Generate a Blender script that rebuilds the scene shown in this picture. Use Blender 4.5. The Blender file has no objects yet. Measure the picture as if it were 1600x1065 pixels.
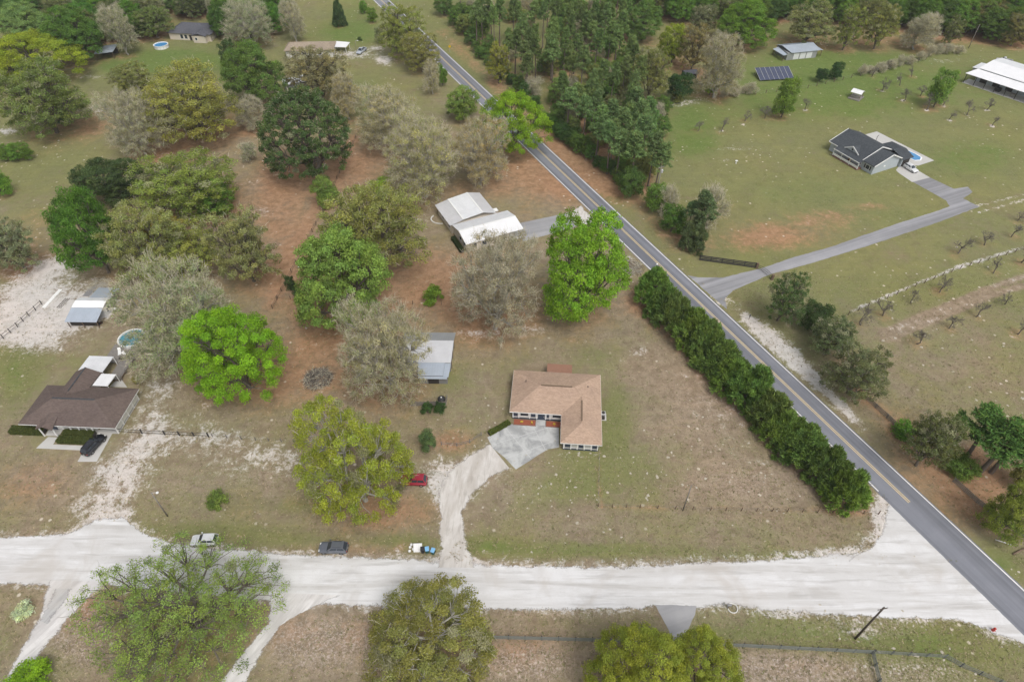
import bpy, bmesh, math, random
import numpy as np
from mathutils import Vector, Matrix
from mathutils.geometry import tessellate_polygon

scene = bpy.context.scene
C = scene.collection
R = math.radians

# ---------------------------------------------------------------- camera, sky, sun, exposure
F = 1020.0; TH = R(44.5); HC = 100.0          # focal length (photo pixels), pitch below horizon, drone height
cam_d = bpy.data.cameras.new('camera'); cam = bpy.data.objects.new('camera', cam_d); C.objects.link(cam)
cam.location = (0, 0, HC); cam.rotation_euler = (R(90) - TH, 0, 0)
cam_d.sensor_width = 36; cam_d.lens = 36 * F / 1600; cam_d.clip_start = 1; cam_d.clip_end = 9000
scene.camera = cam

SUN_EL, SUN_AZ = 58, 150                       # azimuth clockwise from +Y (high sun behind the drone, to the right)
world = bpy.data.worlds.new('World'); scene.world = world; world.use_nodes = True
wn = world.node_tree.nodes; wl = world.node_tree.links
bgn = wn['Background']
sky = wn.new('ShaderNodeTexSky'); sky.sky_type = 'NISHITA'; sky.sun_disc = False
sky.sun_elevation = R(SUN_EL); sky.sun_rotation = R(SUN_AZ); sky.dust_density = 4.0; sky.air_density = 1.0
hsv = wn.new('ShaderNodeHueSaturation'); hsv.inputs['Saturation'].default_value = 0.22   # thin overcast: nearly grey sky light
wl.new(sky.outputs[0], hsv.inputs['Color']); wl.new(hsv.outputs[0], bgn.inputs['Color'])
bgn.inputs['Strength'].default_value = 0.15
sl = bpy.data.lights.new('sun', 'SUN'); sl.energy = 1.15; sl.angle = R(24); sl.color = (1.0, 0.95, 0.88)
so = bpy.data.objects.new('sun', sl); C.objects.link(so)
so.rotation_euler = (R(90 - SUN_EL), 0, R(180 - SUN_AZ)); so.location = (60, -60, 200)
scene.view_settings.view_transform = 'Standard'; scene.view_settings.look = 'None'
scene.view_settings.exposure = 0.24; scene.view_settings.gamma = 1

# ---------------------------------------------------------------- survey: photo pixel + known height -> place
sT, cT = math.sin(TH), math.cos(TH)
def W(px, py, z=0.0):
    u = px - 800.0; v = py - 532.5; k = (HC - z) / (F * sT + v * cT)
    return (u * k, (F * cT - v * sT) * k)
def W3(px, py, z=0.0):
    a = W(px, py, z); return Vector((a[0], a[1], z))

# ---------------------------------------------------------------- helpers: objects
def link(name, me, mat=None, parent=None):
    o = bpy.data.objects.new(name, me); C.objects.link(o)
    if mat is not None and me is not None:
        for m in (mat if isinstance(mat, (list, tuple)) else [mat]): me.materials.append(m)
    if parent is not None: o.parent = parent
    return o
def tag(o, label=None, cat=None, group=None, kind=None):
    if label: o['label'] = label
    if cat: o['category'] = cat
    if group: o['group'] = group
    if kind: o['kind'] = kind
    return o
def thing(name, label, cat, loc=(0, 0, 0), rotz=0.0, group=None):
    o = bpy.data.objects.new(name, None); C.objects.link(o)
    o.empty_display_size = 0.3
    o.location = loc if len(loc) == 3 else (loc[0], loc[1], 0); o.rotation_euler = (0, 0, rotz)
    return tag(o, label, cat, group)
def copy_tree(o, parent=None):
    c = o.copy(); C.objects.link(c); c.parent = parent
    for ch in o.children: copy_tree(ch, c)
    return c

class MB:
    """collects simple shapes; build() links them as ONE mesh object"""
    def __init__(s): s.v = []; s.f = []
    def add(s, vs, fs):
        n = len(s.v); s.v += [tuple(p) for p in vs]; s.f += [tuple(i + n for i in f) for f in fs]; return s
    def box(s, x0, x1, y0, y1, z0, z1):
        if x0 > x1: x0, x1 = x1, x0
        if y0 > y1: y0, y1 = y1, y0
        return s.add([(x0,y0,z0),(x1,y0,z0),(x1,y1,z0),(x0,y1,z0),(x0,y0,z1),(x1,y0,z1),(x1,y1,z1),(x0,y1,z1)],
                     [(3,2,1,0),(4,5,6,7),(0,1,5,4),(1,2,6,5),(2,3,7,6),(3,0,4,7)])
    def bar(s, a, b, w, h=None):
        a = Vector(a); b = Vector(b); d = (b - a)
        if d.length < 1e-6: return s
        d.normalize(); h = w if h is None else h
        up = Vector((0,0,1)) if abs(d.z) < .95 else Vector((0,1,0))
        sd = d.cross(up).normalized() * w / 2; u = sd.cross(d).normalized() * h / 2
        vs = [a-sd-u, a+sd-u, a+sd+u, a-sd+u, b-sd-u, b+sd-u, b+sd+u, b-sd+u]
        return s.add(vs, [(0,1,2,3),(7,6,5,4),(1,0,4,5),(2,1,5,6),(3,2,6,7),(0,3,7,4)])
    def tube(s, pts, rad, n=6, cap=True):
        pts = [Vector(p) for p in pts]
        if not isinstance(rad, (list, tuple)): rad = [rad] * len(pts)
        base = len(s.v); prev = None
        for i, p in enumerate(pts):
            d = (pts[min(i+1, len(pts)-1)] - pts[max(i-1, 0)]).normalized()
            if prev is None:
                r = Vector((1,0,0)) if abs(d.x) < .8 else Vector((0,1,0))
                sd = d.cross(r).normalized()
            else: sd = (prev - d * prev.dot(d)).normalized()
            prev = sd; u = d.cross(sd)
            for k in range(n):
                a = 2*math.pi*k/n; s.v.append(tuple(p + (sd*math.cos(a) + u*math.sin(a)) * rad[i]))
        for i in range(len(pts)-1):
            for k in range(n):
                k2 = (k+1) % n; s.f.append((base+i*n+k, base+i*n+k2, base+(i+1)*n+k2, base+(i+1)*n+k))
        if cap:
            s.f.append(tuple(base+k for k in reversed(range(n)))); s.f.append(tuple(base+(len(pts)-1)*n+k for k in range(n)))
        return s
    def slab(s, poly, t):
        """a planar polygon (counter-clockwise from above) given thickness downwards"""
        n = len(poly); top = [Vector(p) for p in poly]; bot = [p - Vector((0,0,t)) for p in top]
        fs = [tuple(range(n)), tuple(reversed(range(n, 2*n)))]
        for i in range(n): j = (i+1) % n; fs.append((i, i+n, j+n, j))
        return s.add(top + bot, fs)
    def prism(s, poly, z0, z1):
        n = len(poly); vs = [(p[0],p[1],z0) for p in poly] + [(p[0],p[1],z1) for p in poly]
        fs = [tuple(reversed(range(n))), tuple(range(n, 2*n))]
        for i in range(n): j = (i+1) % n; fs.append((i, j, j+n, i+n))
        return s.add(vs, fs)
    def lathe(s, prof, n=16, cx=0, cy=0):
        b = len(s.v)
        for r, z in prof:
            for k in range(n):
                a = 2*math.pi*k/n; s.v.append((cx+r*math.cos(a), cy+r*math.sin(a), z))
        for i in range(len(prof)-1):
            for k in range(n):
                k2 = (k+1) % n; s.f.append((b+i*n+k, b+i*n+k2, b+(i+1)*n+k2, b+(i+1)*n+k))
        s.f.append(tuple(b+k for k in reversed(range(n)))); s.f.append(tuple(b+(len(prof)-1)*n+k for k in range(n)))
        return s
    def mesh(s, name):
        me = bpy.data.meshes.new(name); me.from_pydata(s.v, [], s.f); me.update(); return me
    def build(s, name, mat, parent=None, smooth=False, bevel=0):
        me = s.mesh(name)
        if smooth:
            me.polygons.foreach_set('use_smooth', [True]*len(me.polygons))
        o = link(name, me, mat, parent)
        if bevel:
            bm = o.modifiers.new('bevel', 'BEVEL'); bm.width = bevel; bm.segments = 1; bm.limit_method = 'ANGLE'
        return o
def part(name, mat, parent, *a, **k):          # one box as a part
    return MB().box(*a).build(name, mat, parent, **k)

# ---------------------------------------------------------------- helpers: procedural materials
class NT:
    def __init__(s, name):
        s.m = bpy.data.materials.new(name); s.m.use_nodes = True
        s.n = s.m.node_tree.nodes; s.l = s.m.node_tree.links
        s.b = s.n['Principled BSDF']; s.out = s.n['Material Output']; s._c = None
    def set(s, inp, v):
        if hasattr(v, 'is_output') or isinstance(v, bpy.types.NodeSocket): s.l.new(v, inp)
        elif isinstance(v, (tuple, list)) and len(v) == 3 and inp.type == 'RGBA': inp.default_value = (*v, 1)
        else: inp.default_value = v
    def coord(s, kind='Object'):
        if s._c is None: s._c = s.n.new('ShaderNodeTexCoord')
        return s._c.outputs[kind]
    def mapping(s, scale=(1,1,1), rot=(0,0,0), loc=(0,0,0), kind='Object', tex=False):
        m = s.n.new('ShaderNodeMapping'); m.vector_type = 'TEXTURE' if tex else 'POINT'; s.l.new(s.coord(kind), m.inputs[0])
        m.inputs['Scale'].default_value = scale; m.inputs['Rotation'].default_value = rot; m.inputs['Location'].default_value = loc
        return m.outputs[0]
    def noise(s, scale, detail=3, rough=.55, vec=None, dist=0.0, col=False):
        t = s.n.new('ShaderNodeTexNoise'); s.l.new(vec if vec is not None else s.coord(), t.inputs['Vector'])
        t.inputs['Scale'].default_value = scale; t.inputs['Detail'].default_value = detail
        t.inputs['Roughness'].default_value = rough; t.inputs['Distortion'].default_value = dist
        return t.outputs['Color' if col else 'Fac']
    def voro(s, scale, vec=None, out='Distance', rnd=1.0):
        t = s.n.new('ShaderNodeTexVoronoi'); s.l.new(vec if vec is not None else s.coord(), t.inputs['Vector'])
        t.inputs['Scale'].default_value = scale; t.inputs['Randomness'].default_value = rnd; return t.outputs[out]
    def attr(s, name, out='Fac'):
        a = s.n.new('ShaderNodeAttribute'); a.attribute_name = name; return a.outputs[out]
    def math(s, op, a, b=0.0, clamp=False):
        m = s.n.new('ShaderNodeMath'); m.operation = op; m.use_clamp = clamp; s.set(m.inputs[0], a); s.set(m.inputs[1], b); return m.outputs[0]
    def rng(s, v, a, b, c=0.0, d=1.0, smooth=True):
        m = s.n.new('ShaderNodeMapRange'); m.interpolation_type = 'SMOOTHSTEP' if smooth else 'LINEAR'
        s.set(m.inputs[0], v)
        for i, q in enumerate((a, b, c, d)): m.inputs[i+1].default_value = q
        return m.outputs[0]
    def mix(s, f, a, b, mode='MIX'):
        m = s.n.new('ShaderNodeMix'); m.data_type = 'RGBA'; m.blend_type = mode
        s.set(m.inputs[0], f); s.set(m.inputs[6], a); s.set(m.inputs[7], b); return m.outputs[2]
    def bump(s, h, strength=.4, dist=.05):
        b = s.n.new('ShaderNodeBump'); b.inputs['Strength'].default_value = strength; b.inputs['Distance'].default_value = dist
        s.set(b.inputs['Height'], h); s.l.new(b.outputs[0], s.b.inputs['Normal'])
    def done(s, col, rough=.8, metal=0.0, spec=.3):
        s.set(s.b.inputs['Base Color'], col); s.set(s.b.inputs['Roughness'], rough)
        s.b.inputs['Metallic'].default_value = metal; s.b.inputs['Specular IOR Level'].default_value = spec
        return s.m
def plain(name, col, rough=.7, var=.18, scale=3.0, metal=0.0, spec=.3, bump=0.0):
    t = NT(name); n = t.noise(scale, 4)
    d = tuple(c*(1-var) for c in col); l = tuple(min(1, c*(1+var)) for c in col)
    o = t.mix(n, d, l)
    if bump: t.bump(t.noise(scale*6, 2), bump, .03)
    return t.done(o, rough, metal, spec)

# ---------------------------------------------------------------- ground: one sheet to the horizon, soil and grass zones as vertex masks
def fit(v, lo, hi, step): return list(np.arange(lo, hi, step))
gx = np.array([-4000,-2000,-1000,-600,-420,-330,-280] + fit(0,-250,250,.8) + [250,280,330,420,600,1000,2000,4000], float)
gy = np.array([-600,-200,-80,-30,0,15] + fit(0,24,110,.6) + fit(0,110,190,1.0) + fit(0,190,345,1.5) + [345,352,365,390,440,520,700,1200,2500,6000], float)
GX, GY = np.meshgrid(gx, gy); gxy = np.stack([GX.ravel(), GY.ravel()], 1)
dep = gxy[:,1]*cT + HC*sT
gok = dep > 20
dd = np.where(gok, dep, 20)
gpx = 800 + F*gxy[:,0]/dd; gpy = 532.5 + F*(HC*cT - gxy[:,1]*sT)/dd
CH = {k: np.zeros(len(gxy)) for k in ('green','litter','sand','pebble')}
def blob(ch, x, y, rx, ry, amt, rot=0):
    a = R(rot); dx = gpx-x; dy = gpy-y
    u = (dx*math.cos(a)+dy*math.sin(a))/rx; v = (-dx*math.sin(a)+dy*math.cos(a))/ry
    CH[ch] += amt*np.exp(-(u*u+v*v)**.95)*gok
def wblob(ch, x, y, r, amt):
    CH[ch] += amt*np.exp(-(((gxy[:,0]-x)**2+(gxy[:,1]-y)**2)/(r*r))**1.5)
def strip(ch, pts, w, amt):
    P = [np.array(W(*p)) for p in pts]; best = np.full(len(gxy), 1e9)
    for a, b in zip(P[:-1], P[1:]):
        d = b-a; L = d@d; t = np.clip(((gxy-a)@d)/L, 0, 1)
        best = np.minimum(best, np.hypot(*(gxy - (a + t[:,None]*d)).T))
    CH[ch] += amt*np.exp(-(best/w)**2)

# right of the paved road the fields are greener, left of it drier
rd = (gxy[:,0]-20.3)*0.899 + (gxy[:,1]-162.2)*0.438
CH['green'] += 0.38 + 0.24*(rd > 0)*np.clip((gxy[:,1]-60)/60,0,1) + 0.18*np.clip((gxy[:,1]-190)/50,0,1) + .12*(gxy[:,0] < -105)*(gxy[:,1] > 120)
CH['litter'] += 0.13
for a in [  # green turf
    (900,860,170,10,.5),(1250,868,120,8,.35),(760,850,60,14,.5),(620,845,60,10,.4),(330,830,130,14,.4),(450,845,80,10,.25),(1200,990,150,16,.35),
    (1400,1000,150,40,.5),(1500,1030,110,40,.35),(1220,970,60,12,.2),(930,700,60,50,.35),(960,640,24,60,.35),(905,760,60,24,.35),(1010,740,50,30,.2),
    (700,590,30,20,.25),(25,580,40,50,.6),(10,700,60,30,.1),(60,250,110,60,.25),(280,95,110,18,.8),(200,100,60,14,.5),(560,150,60,30,.5),(590,190,60,30,.4),(540,55,70,18,.6),
    (560,20,50,30,.45),(1250,160,160,40,.3),(1350,130,200,40,.35),(1300,90,90,14,.4),(1080,200,50,40,.45),(1400,230,200,60,.15),(1520,240,80,40,.35),(1250,300,120,30,.2),
    (1450,450,160,30,.18),(1390,335,90,20,.2),(930,555,30,16,.3),(1560,880,40,26,.6),(1460,800,40,20,.2),(1500,860,30,20,.3),(660,640,40,20,.05),(480,790,80,12,.25),
    (100,560,40,14,.2),(1180,400,60,30,.2),(980,240,30,20,.3),(330,870,60,20,.4),(240,960,80,60,.6),(330,1000,70,60,.5),(830,290,20,20,.1),(1340,175,20,6,.4),(1070,230,50,14,.45)]:
    blob('green', *a)
for a in [  # dry tan grass: less green
    (1100,620,90,70,-.3),(1000,570,60,30,-.25),(1200,760,120,40,-.2),(560,900,300,16,-.2),(60,740,60,30,-.2),(500,1000,120,60,-.3),(130,970,60,60,-.3),(1250,1040,150,30,-.3),
    (820,1030,80,40,-.3),(1330,210,120,30,-.15),(1500,210,60,20,-.2),(1450,560,140,90,-.1)]:
    blob('green', *a)
for a in [  # red-brown fallen leaves and bare earth
    (470,420,60,120,.45),(430,300,40,90,.4),(560,260,50,60,.4),(700,440,90,60,.5),(760,460,120,60,.3),(830,280,60,40,.5),(560,560,120,60,.3),(480,600,120,40,.25),(700,690,50,20,.5),
    (640,800,110,30,.35),(60,760,90,50,.35),(300,300,90,60,.25),(60,380,60,60,.25),(30,420,40,20,.3),(1230,365,100,22,.42),(1180,375,60,20,.32),(1300,338,60,13,.34),(1370,322,50,7,.3),(820,340,20,14,.2),
    (1060,480,70,30,.25),(1130,560,50,40,.3),(1000,470,50,30,.35),(560,860,130,12,.3),(420,780,100,40,.15),(1420,720,60,100,.35),(1500,790,60,50,.4),(1330,600,30,60,.25),(140,950,60,50,.3),(500,980,120,40,.3),
    (820,1010,90,30,.3),(1230,1040,110,20,.25),(1120,130,30,20,.4),(960,230,60,60,.4),(900,280,60,60,.3),(1120,330,40,14,.2),(160,190,60,30,.3),(310,210,60,20,.4),(1400,60,200,16,.4),(1080,90,60,40,.3),(880,250,30,60,.3)]:
    blob('litter', *a)
for a in [  # white sugar sand
    (45,465,75,44,.85,-25),(95,500,70,34,.7,-15),(20,520,40,24,.55),(160,470,30,30,.45),(80,415,30,14,.5),(240,640,34,46,.38),(228,672,40,20,.32),(215,712,55,24,.34),(190,750,55,26,.42),(140,790,55,24,.5),
    (262,600,30,20,.32),(290,690,70,20,.28),(330,640,50,40,.22),(370,705,70,26,.26),(440,715,60,24,.32),(350,740,60,20,.2),(470,740,40,20,.2),(160,735,30,20,.3),(690,745,36,32,.7),(620,500,30,14,.4),(750,522,50,10,.35),(830,517,40,8,.38),(1000,548,18,10,.4),
    (410,330,24,10,.4),(395,285,20,10,.3),(1205,530,44,16,.8,40),(1260,580,48,14,.8,45),(1320,640,46,10,.7,46),(1170,500,30,8,.6,45),(1125,466,16,12,.7,40),(1375,810,22,30,.6),(1385,780,14,30,.6),(1310,862,70,5,.35),
    (1090,940,30,8,.3),(1350,985,30,14,.5),(1230,962,50,8,.25),(1130,640,50,50,.24),(1080,590,50,30,.2),(1180,730,60,50,.2),(150,170,30,12,.4),(145,120,30,5,.35),(12,205,20,6,.6),(590,215,20,6,.2),
    (720,880,40,6,.4),(1000,130+45,0.1,0.1,0),(1075,160,50,6,.5,-8),(1150,232,40,4,.4),(1135,250,14,4,.35),(1480,95,40,4,.35),(760,400,30,20,.2),(660,345,30,12,.3),(880,500,60,10,.2),(560,165,20,4,.2),
    (350,680,50,10,.2),(80,545,50,14,.3),(540,85,50,8,.6),(600,95,16,8,.7),(590,75,20,5,.5),(640,48,20,6,.3),(1000,470,30,12,.25),(980,412,24,16,.4),(400,1060,60,20,.1),(905,710,60,8,.22),(860,760,80,30,.12),
    (1560,420,80,30,.08),(1500,520,90,30,.14),(1550,590,60,30,.1),(420,990,30,12,.1)]:
    blob('sand', *a)
for a in [  # pebbly, leaf-strewn yard soil
    (500,1005,110,50,.8),(130,980,70,70,.8),(820,1040,90,34,.8),(1230,1045,130,26,.9),(1450,1050,100,24,.6),(900,960,160,8,.5),(700,560,60,30,.3),(1100,640,120,90,.35),(1180,760,140,40,.4),(420,740,100,40,.35),(800,760,60,40,.35),
    (600,870,100,8,.4),(980,420,20,12,.6),(1350,980,120,20,.5),(60,520,60,40,.3),(250,760,100,40,.3)]:
    blob('pebble', *a)
strip('sand', [(1330,486),(1430,444),(1500,416),(1600,386)], .55, .62)       # pale line under the orchard fence
strip('sand', [(1380,520),(1480,478),(1540,452),(1620,425)], .7, .20); strip('sand', [(1385,530),(1480,490),(1545,462),(1620,440)], .7, .20)
strip('green', [(1380,520),(1480,478),(1540,452),(1620,425)], .8, -.8); strip('green', [(1385,530),(1480,490),(1545,462),(1620,440)], .8, -.8)
strip('litter', [(1560,830),(1450,720),(1350,620)], 2.5, .3)
strip('litter', [(1060,385),(1000,320),(900,260),(840,200),(760,120),(690,50)], 4.0, .35)
strip('litter', [(420,480),(470,370),(520,280),(560,200)], 2.0, .25)
strip('litter', [(935,700),(938,790)], .5, .3); strip('litter', [(938,792),(1200,794),(1370,800)], .7, .25)
strip('sand', [(205,690),(180,740),(165,800)], 1.2, .25); strip('sand', [(225,690),(205,740),(195,800)], 1.2, .25)

for p in ((1127,205),(1161,195),(1258,172),(1378,142),(1411,158),(1448,172),(1474,165),(1483,187),(1511,180),(1542,172),(1550,197)): x_, y_ = W(*p); wblob('sand', x_, y_, 1.1, .75)
strip('sand', [(p[0], p[1]-2) for p in ((0,838),(60,838),(105,834),(150,812),(192,808),(215,828),(262,846),(330,857),(440,866),(600,872),(760,882),(900,886),(1100,879),(1300,867),(1368,848),(1384,800))], 1.3, .42)
strip('sand', [(p[0], p[1]+2) for p in ((0,911),(75,914),(240,920),(430,938),(590,946),(900,951),(1130,941),(1300,958),(1500,967),(1600,1006))], 1.2, .42)
strip('sand', [(690,878),(684,770),(700,735),(765,692)], .9, .3); strip('sand', [(735,878),(722,800),(735,770),(795,733)], 1.2, .3)
GROUND_EDITS = []                                # trees add their own fallen leaves before the sheet is made
def finish_ground():
    for e in GROUND_EDITS: wblob(*e)
    nx, ny = len(gx), len(gy)
    rng = np.random.default_rng(3)
    z = np.zeros(len(gxy))
    ii = np.arange(nx*ny).reshape(ny, nx)
    q = np.stack([ii[:-1,:-1], ii[:-1,1:], ii[1:,1:], ii[1:,:-1]], -1).reshape(-1, 4)
    me = bpy.data.meshes.new('ground')
    me.vertices.add(nx*ny); me.vertices.foreach_set('co', np.column_stack([gxy, z]).ravel())
    me.loops.add(q.size); me.loops.foreach_set('vertex_index', q.ravel())
    me.polygons.add(len(q)); me.polygons.foreach_set('loop_start', np.arange(0, q.size, 4))
    a = me.attributes.new('zones', 'FLOAT_COLOR', 'POINT')
    cols = np.column_stack([np.clip(CH[k], 0, 1.2) for k in ('green','litter','sand','pebble')]).astype(np.float32)
    a.data.foreach_set('color', cols.ravel())
    me.update(calc_edges=True)
    o = link('ground', me, ground_material()); tag(o, kind='structure'); return o

def ground_material():
    t = NT('ground_soil_and_grass')
    sep = t.n.new('ShaderNodeSeparateColor'); t.l.new(t.attr('zones', 'Color'), sep.inputs[0])
    gr, li, sa = sep.outputs[0], sep.outputs[1], sep.outputs[2]; pe = t.attr('zones', 'Alpha')
    n0 = t.noise(.035, 3, .6); n1 = t.noise(.13, 4, .6, dist=.6); n2 = t.noise(.55, 4, .65, dist=.4); n3 = t.noise(2.2, 4, .7); n4 = t.noise(6.5, 3, .7)
    def mask(v, amp1, amp2, lo, hi):
        s = t.math('ADD', v, t.math('MULTIPLY', t.math('SUBTRACT', n1, .5), amp1))
        s = t.math('ADD', s, t.math('MULTIPLY', t.math('SUBTRACT', n2, .5), amp2))
        s = t.math('ADD', s, t.math('MULTIPLY', t.math('SUBTRACT', n3, .5), amp2*.9))
        s = t.math('ADD', s, t.math('MULTIPLY', t.math('SUBTRACT', n4, .5), amp2*.7))
        return t.rng(s, lo, hi)
    dry = t.mix(t.rng(n2,.3,.7), (.200,.160,.110), (.345,.285,.212))
    dry = t.mix(t.rng(n3, .35, .75), dry, (.245,.195,.140))
    grn = t.mix(t.rng(n1,.3,.7), (.122,.150,.046), (.200,.212,.078)); grn = t.mix(t.rng(n3, .3, .7), grn, (.205,.202,.098))
    lush = t.mix(n2, (.095,.145,.034), (.150,.205,.058))
    col = t.mix(mask(gr, .85, .65, .16, .72), dry, grn)
    col = t.mix(mask(gr, .9, .6, .74, 1.25), col, lush)
    lit = t.mix(t.rng(n2,.3,.7), (.255,.145,.082), (.405,.245,.152)); lit = t.mix(t.rng(n3, .4, .8), lit, (.310,.200,.128))
    col = t.mix(t.math('MULTIPLY', mask(li, .75, .6, .24, .74), .88), col, lit)
    snd = t.mix(n2, (.49,.465,.45), (.73,.715,.71)); snd = t.mix(t.rng(n4, .45, .8), snd, (.40,.355,.32))
    smask = mask(sa, .7, 1.25, .30, .66)
    col = t.mix(t.math('MULTIPLY', smask, .9), col, snd)
    # pebbles, leaf flecks, tiny sand pockets
    fle = t.rng(t.noise(2.7, 4, .78, dist=.8), .47, .63)
    col = t.mix(t.math('MULTIPLY', t.math('MULTIPLY', fle, t.rng(pe, .1, .7)), .85), col, (.50,.425,.385))
    dk = t.rng(t.noise(4.4, 3, .8, vec=t.mapping(loc=(7,3,0))), .55, .78)
    col = t.mix(t.math('MULTIPLY', dk, .6), col, t.mix(.55, col, (.07,.055,.035)))
    lt = t.rng(t.noise(1.5, 5, .78, vec=t.mapping(loc=(1,17,0)), dist=.5), .54, .72)
    col = t.mix(t.math('MULTIPLY', lt, .34), col, (.40,.345,.275))
    sh = t.rng(t.noise(.42, 5, .7, vec=t.mapping(loc=(31,7,0)), dist=.7), .48, .66)
    col = t.mix(t.math('MULTIPLY', sh, .38), col, t.mix(1.0, col, (.66,.66,.60), 'MULTIPLY'))
    mow = t.noise(1.0, 3, .6, vec=t.mapping(scale=(.05,.9,1), rot=(0,0,.03)))
    col = t.mix(t.math('MULTIPLY', t.rng(mow, .5, .68), .25), col, t.mix(1.0, col, (1.28,1.22,1.15), 'MULTIPLY'))
    vz = t.voro(.62, vec=t.mapping(loc=(3,9,0)), out='Distance')
    vc = t.n.new('ShaderNodeSeparateColor'); t.l.new(t.voro(.62, vec=t.mapping(loc=(3,9,0)), out='Color'), vc.inputs[0])
    spot = t.math('MULTIPLY', t.rng(t.math('ADD', vz, t.math('MULTIPLY', t.math('SUBTRACT', n4, .5), .25)), .24, .10), t.rng(vc.outputs[0], .80, .86))
    spot = t.math('MULTIPLY', spot, t.rng(n0, .40, .60))
    col = t.mix(t.math('MULTIPLY', spot, .85), col, (.60,.56,.48))
    # broad tone drift
    col = t.mix(t.rng(n0, .3, .75), col, t.mix(1.0, col, (1.10,1.02,.97), 'MULTIPLY'))
    t.bump(t.math('ADD', n3, t.math('MULTIPLY', n4, .6)), .9, .16)
    return t.done(col, .95, 0, .1)

# ---------------------------------------------------------------- sheets on the ground (roads, drives, pads)
from mathutils import noise as mnoise
def rough_edge(P, step, amp, seed, freq=.5, closed=True):
    """resample a world outline and make its edge ragged"""
    out = []; n = len(P)
    for i in range(n if closed else n-1):
        a = Vector((*P[i], 0)); b = Vector((*P[(i+1) % n], 0)); L = (b-a).length; m = max(1, int(L/step))
        d = (b-a).normalized(); nn = Vector((-d.y, d.x, 0))
        for k in range(m):
            p = a + (b-a)*(k/m)
            w = mnoise.noise(Vector((p.x*freq, p.y*freq, seed))) + .6*mnoise.noise(Vector((p.x*freq*3, p.y*freq*3, seed+9))) + .4*mnoise.noise(Vector((p.x*freq*9, p.y*freq*9, seed+5)))
            p = p + nn*w*amp; out.append((p.x, p.y))
    return out
def sheet(name, px, z, mat, amp=0.0, step=.5, seed=1.0, world_pts=False, freq=.5):
    P = [tuple(p) for p in px] if world_pts else [W(*p) for p in px]
    if amp: P = rough_edge(P, step, amp, seed, freq)
    tris = tessellate_polygon([[Vector((x, y, 0)) for x, y in P]])
    fs = []
    for a, b, c in tris:
        A, B, D = P[a], P[b], P[c]
        cr = (B[0]-A[0])*(D[1]-A[1]) - (B[1]-A[1])*(D[0]-A[0])
        fs.append((a, b, c) if cr > 0 else (a, c, b))
    me = bpy.data.meshes.new(name); me.from_pydata([(x, y, z) for x, y in P], [], fs); me.update()
    return link(name, me, mat)
def structure(o): return tag(o, kind='structure')

def limerock_material(name, hi=(.70,.69,.69), lo=(.52,.505,.49), along=(.04,.5,1), rot=0):
    t = NT(name)
    v = t.mapping(scale=tuple(1/q for q in along), rot=(0,0,rot), tex=True)
    n1 = t.noise(1.0, 6, .62, vec=v, dist=.5); n2 = t.noise(.22, 4, .6, dist=.8); n3 = t.noise(3.0, 5, .75); n5 = t.noise(2.6, 4, .6, vec=v, dist=.3)
    c = t.mix(t.rng(n1, .34, .60), lo, hi); c = t.mix(t.rng(n2, .40, .68), c, t.mix(.5, lo, hi))
    c = t.mix(t.math('MULTIPLY', t.rng(n5, .52, .70), .55), c, tuple(x*.80 for x in lo))
    c = t.mix(t.math('MULTIPLY', t.rng(n3, .52, .78), .40), c, tuple(q*.86 for q in lo))
    c = t.mix(t.math('MULTIPLY', t.rng(t.noise(.09, 4, .6, vec=t.mapping(loc=(5,1,0)), dist=.6), .50, .68), .6), c, (.45,.415,.38))
    c = t.mix(t.math('MULTIPLY', t.rng(t.noise(11, 2, .7), .62, .8), .5), c, (.34,.31,.28))
    t.bump(t.math('ADD', n3, n5), .5, .06); return t.done(c, .95, 0, .1)
M = {}
M['lime'] = limerock_material('limerock_road', hi=(.645,.64,.645), lo=(.47,.455,.44))
M['lime_drive'] = limerock_material('limerock_drive', hi=(.60,.575,.55), lo=(.42,.385,.35), along=(.10,.5,1), rot=1.5)
M['lime_track'] = limerock_material('limerock_side_track', hi=(.66,.64,.63), lo=(.47,.45,.44), along=(.08,.6,1), rot=1.0)

# white dirt road crossing the foreground
top = [(-330,836),(0,838),(60,838),(105,834),(130,822),(150,812),(192,808),(215,828),(262,846),(330,857),(400,860),(440,866),(520,869),(600,872),(680,877),(760,882),(800,884),(900,886),(1000,885),(1100,879),(1200,875),(1300,867),(1350,863),(1420,866),(1500,880),(1640,985)]
bot = [(-330,905),(0,911),(75,914),(160,912),(240,920),(330,930),(430,938),(520,943),(590,946),(760,951),(900,951),(1000,950),(1025,945),(1090,948),(1130,941),(1200,952),(1300,958),(1400,965),(1500,967),(1530,978),(1600,1006),(1660,1032)]
def resample(P, n):
    P = [np.array(p, float) for p in P]; s = np.concatenate([[0], np.cumsum([np.linalg.norm(b-a) for a, b in zip(P[:-1], P[1:])])]); q = np.linspace(0, s[-1], n); P = np.array(P)
    return np.stack([np.interp(q, s, P[:,0]), np.interp(q, s, P[:,1])], 1)
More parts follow.
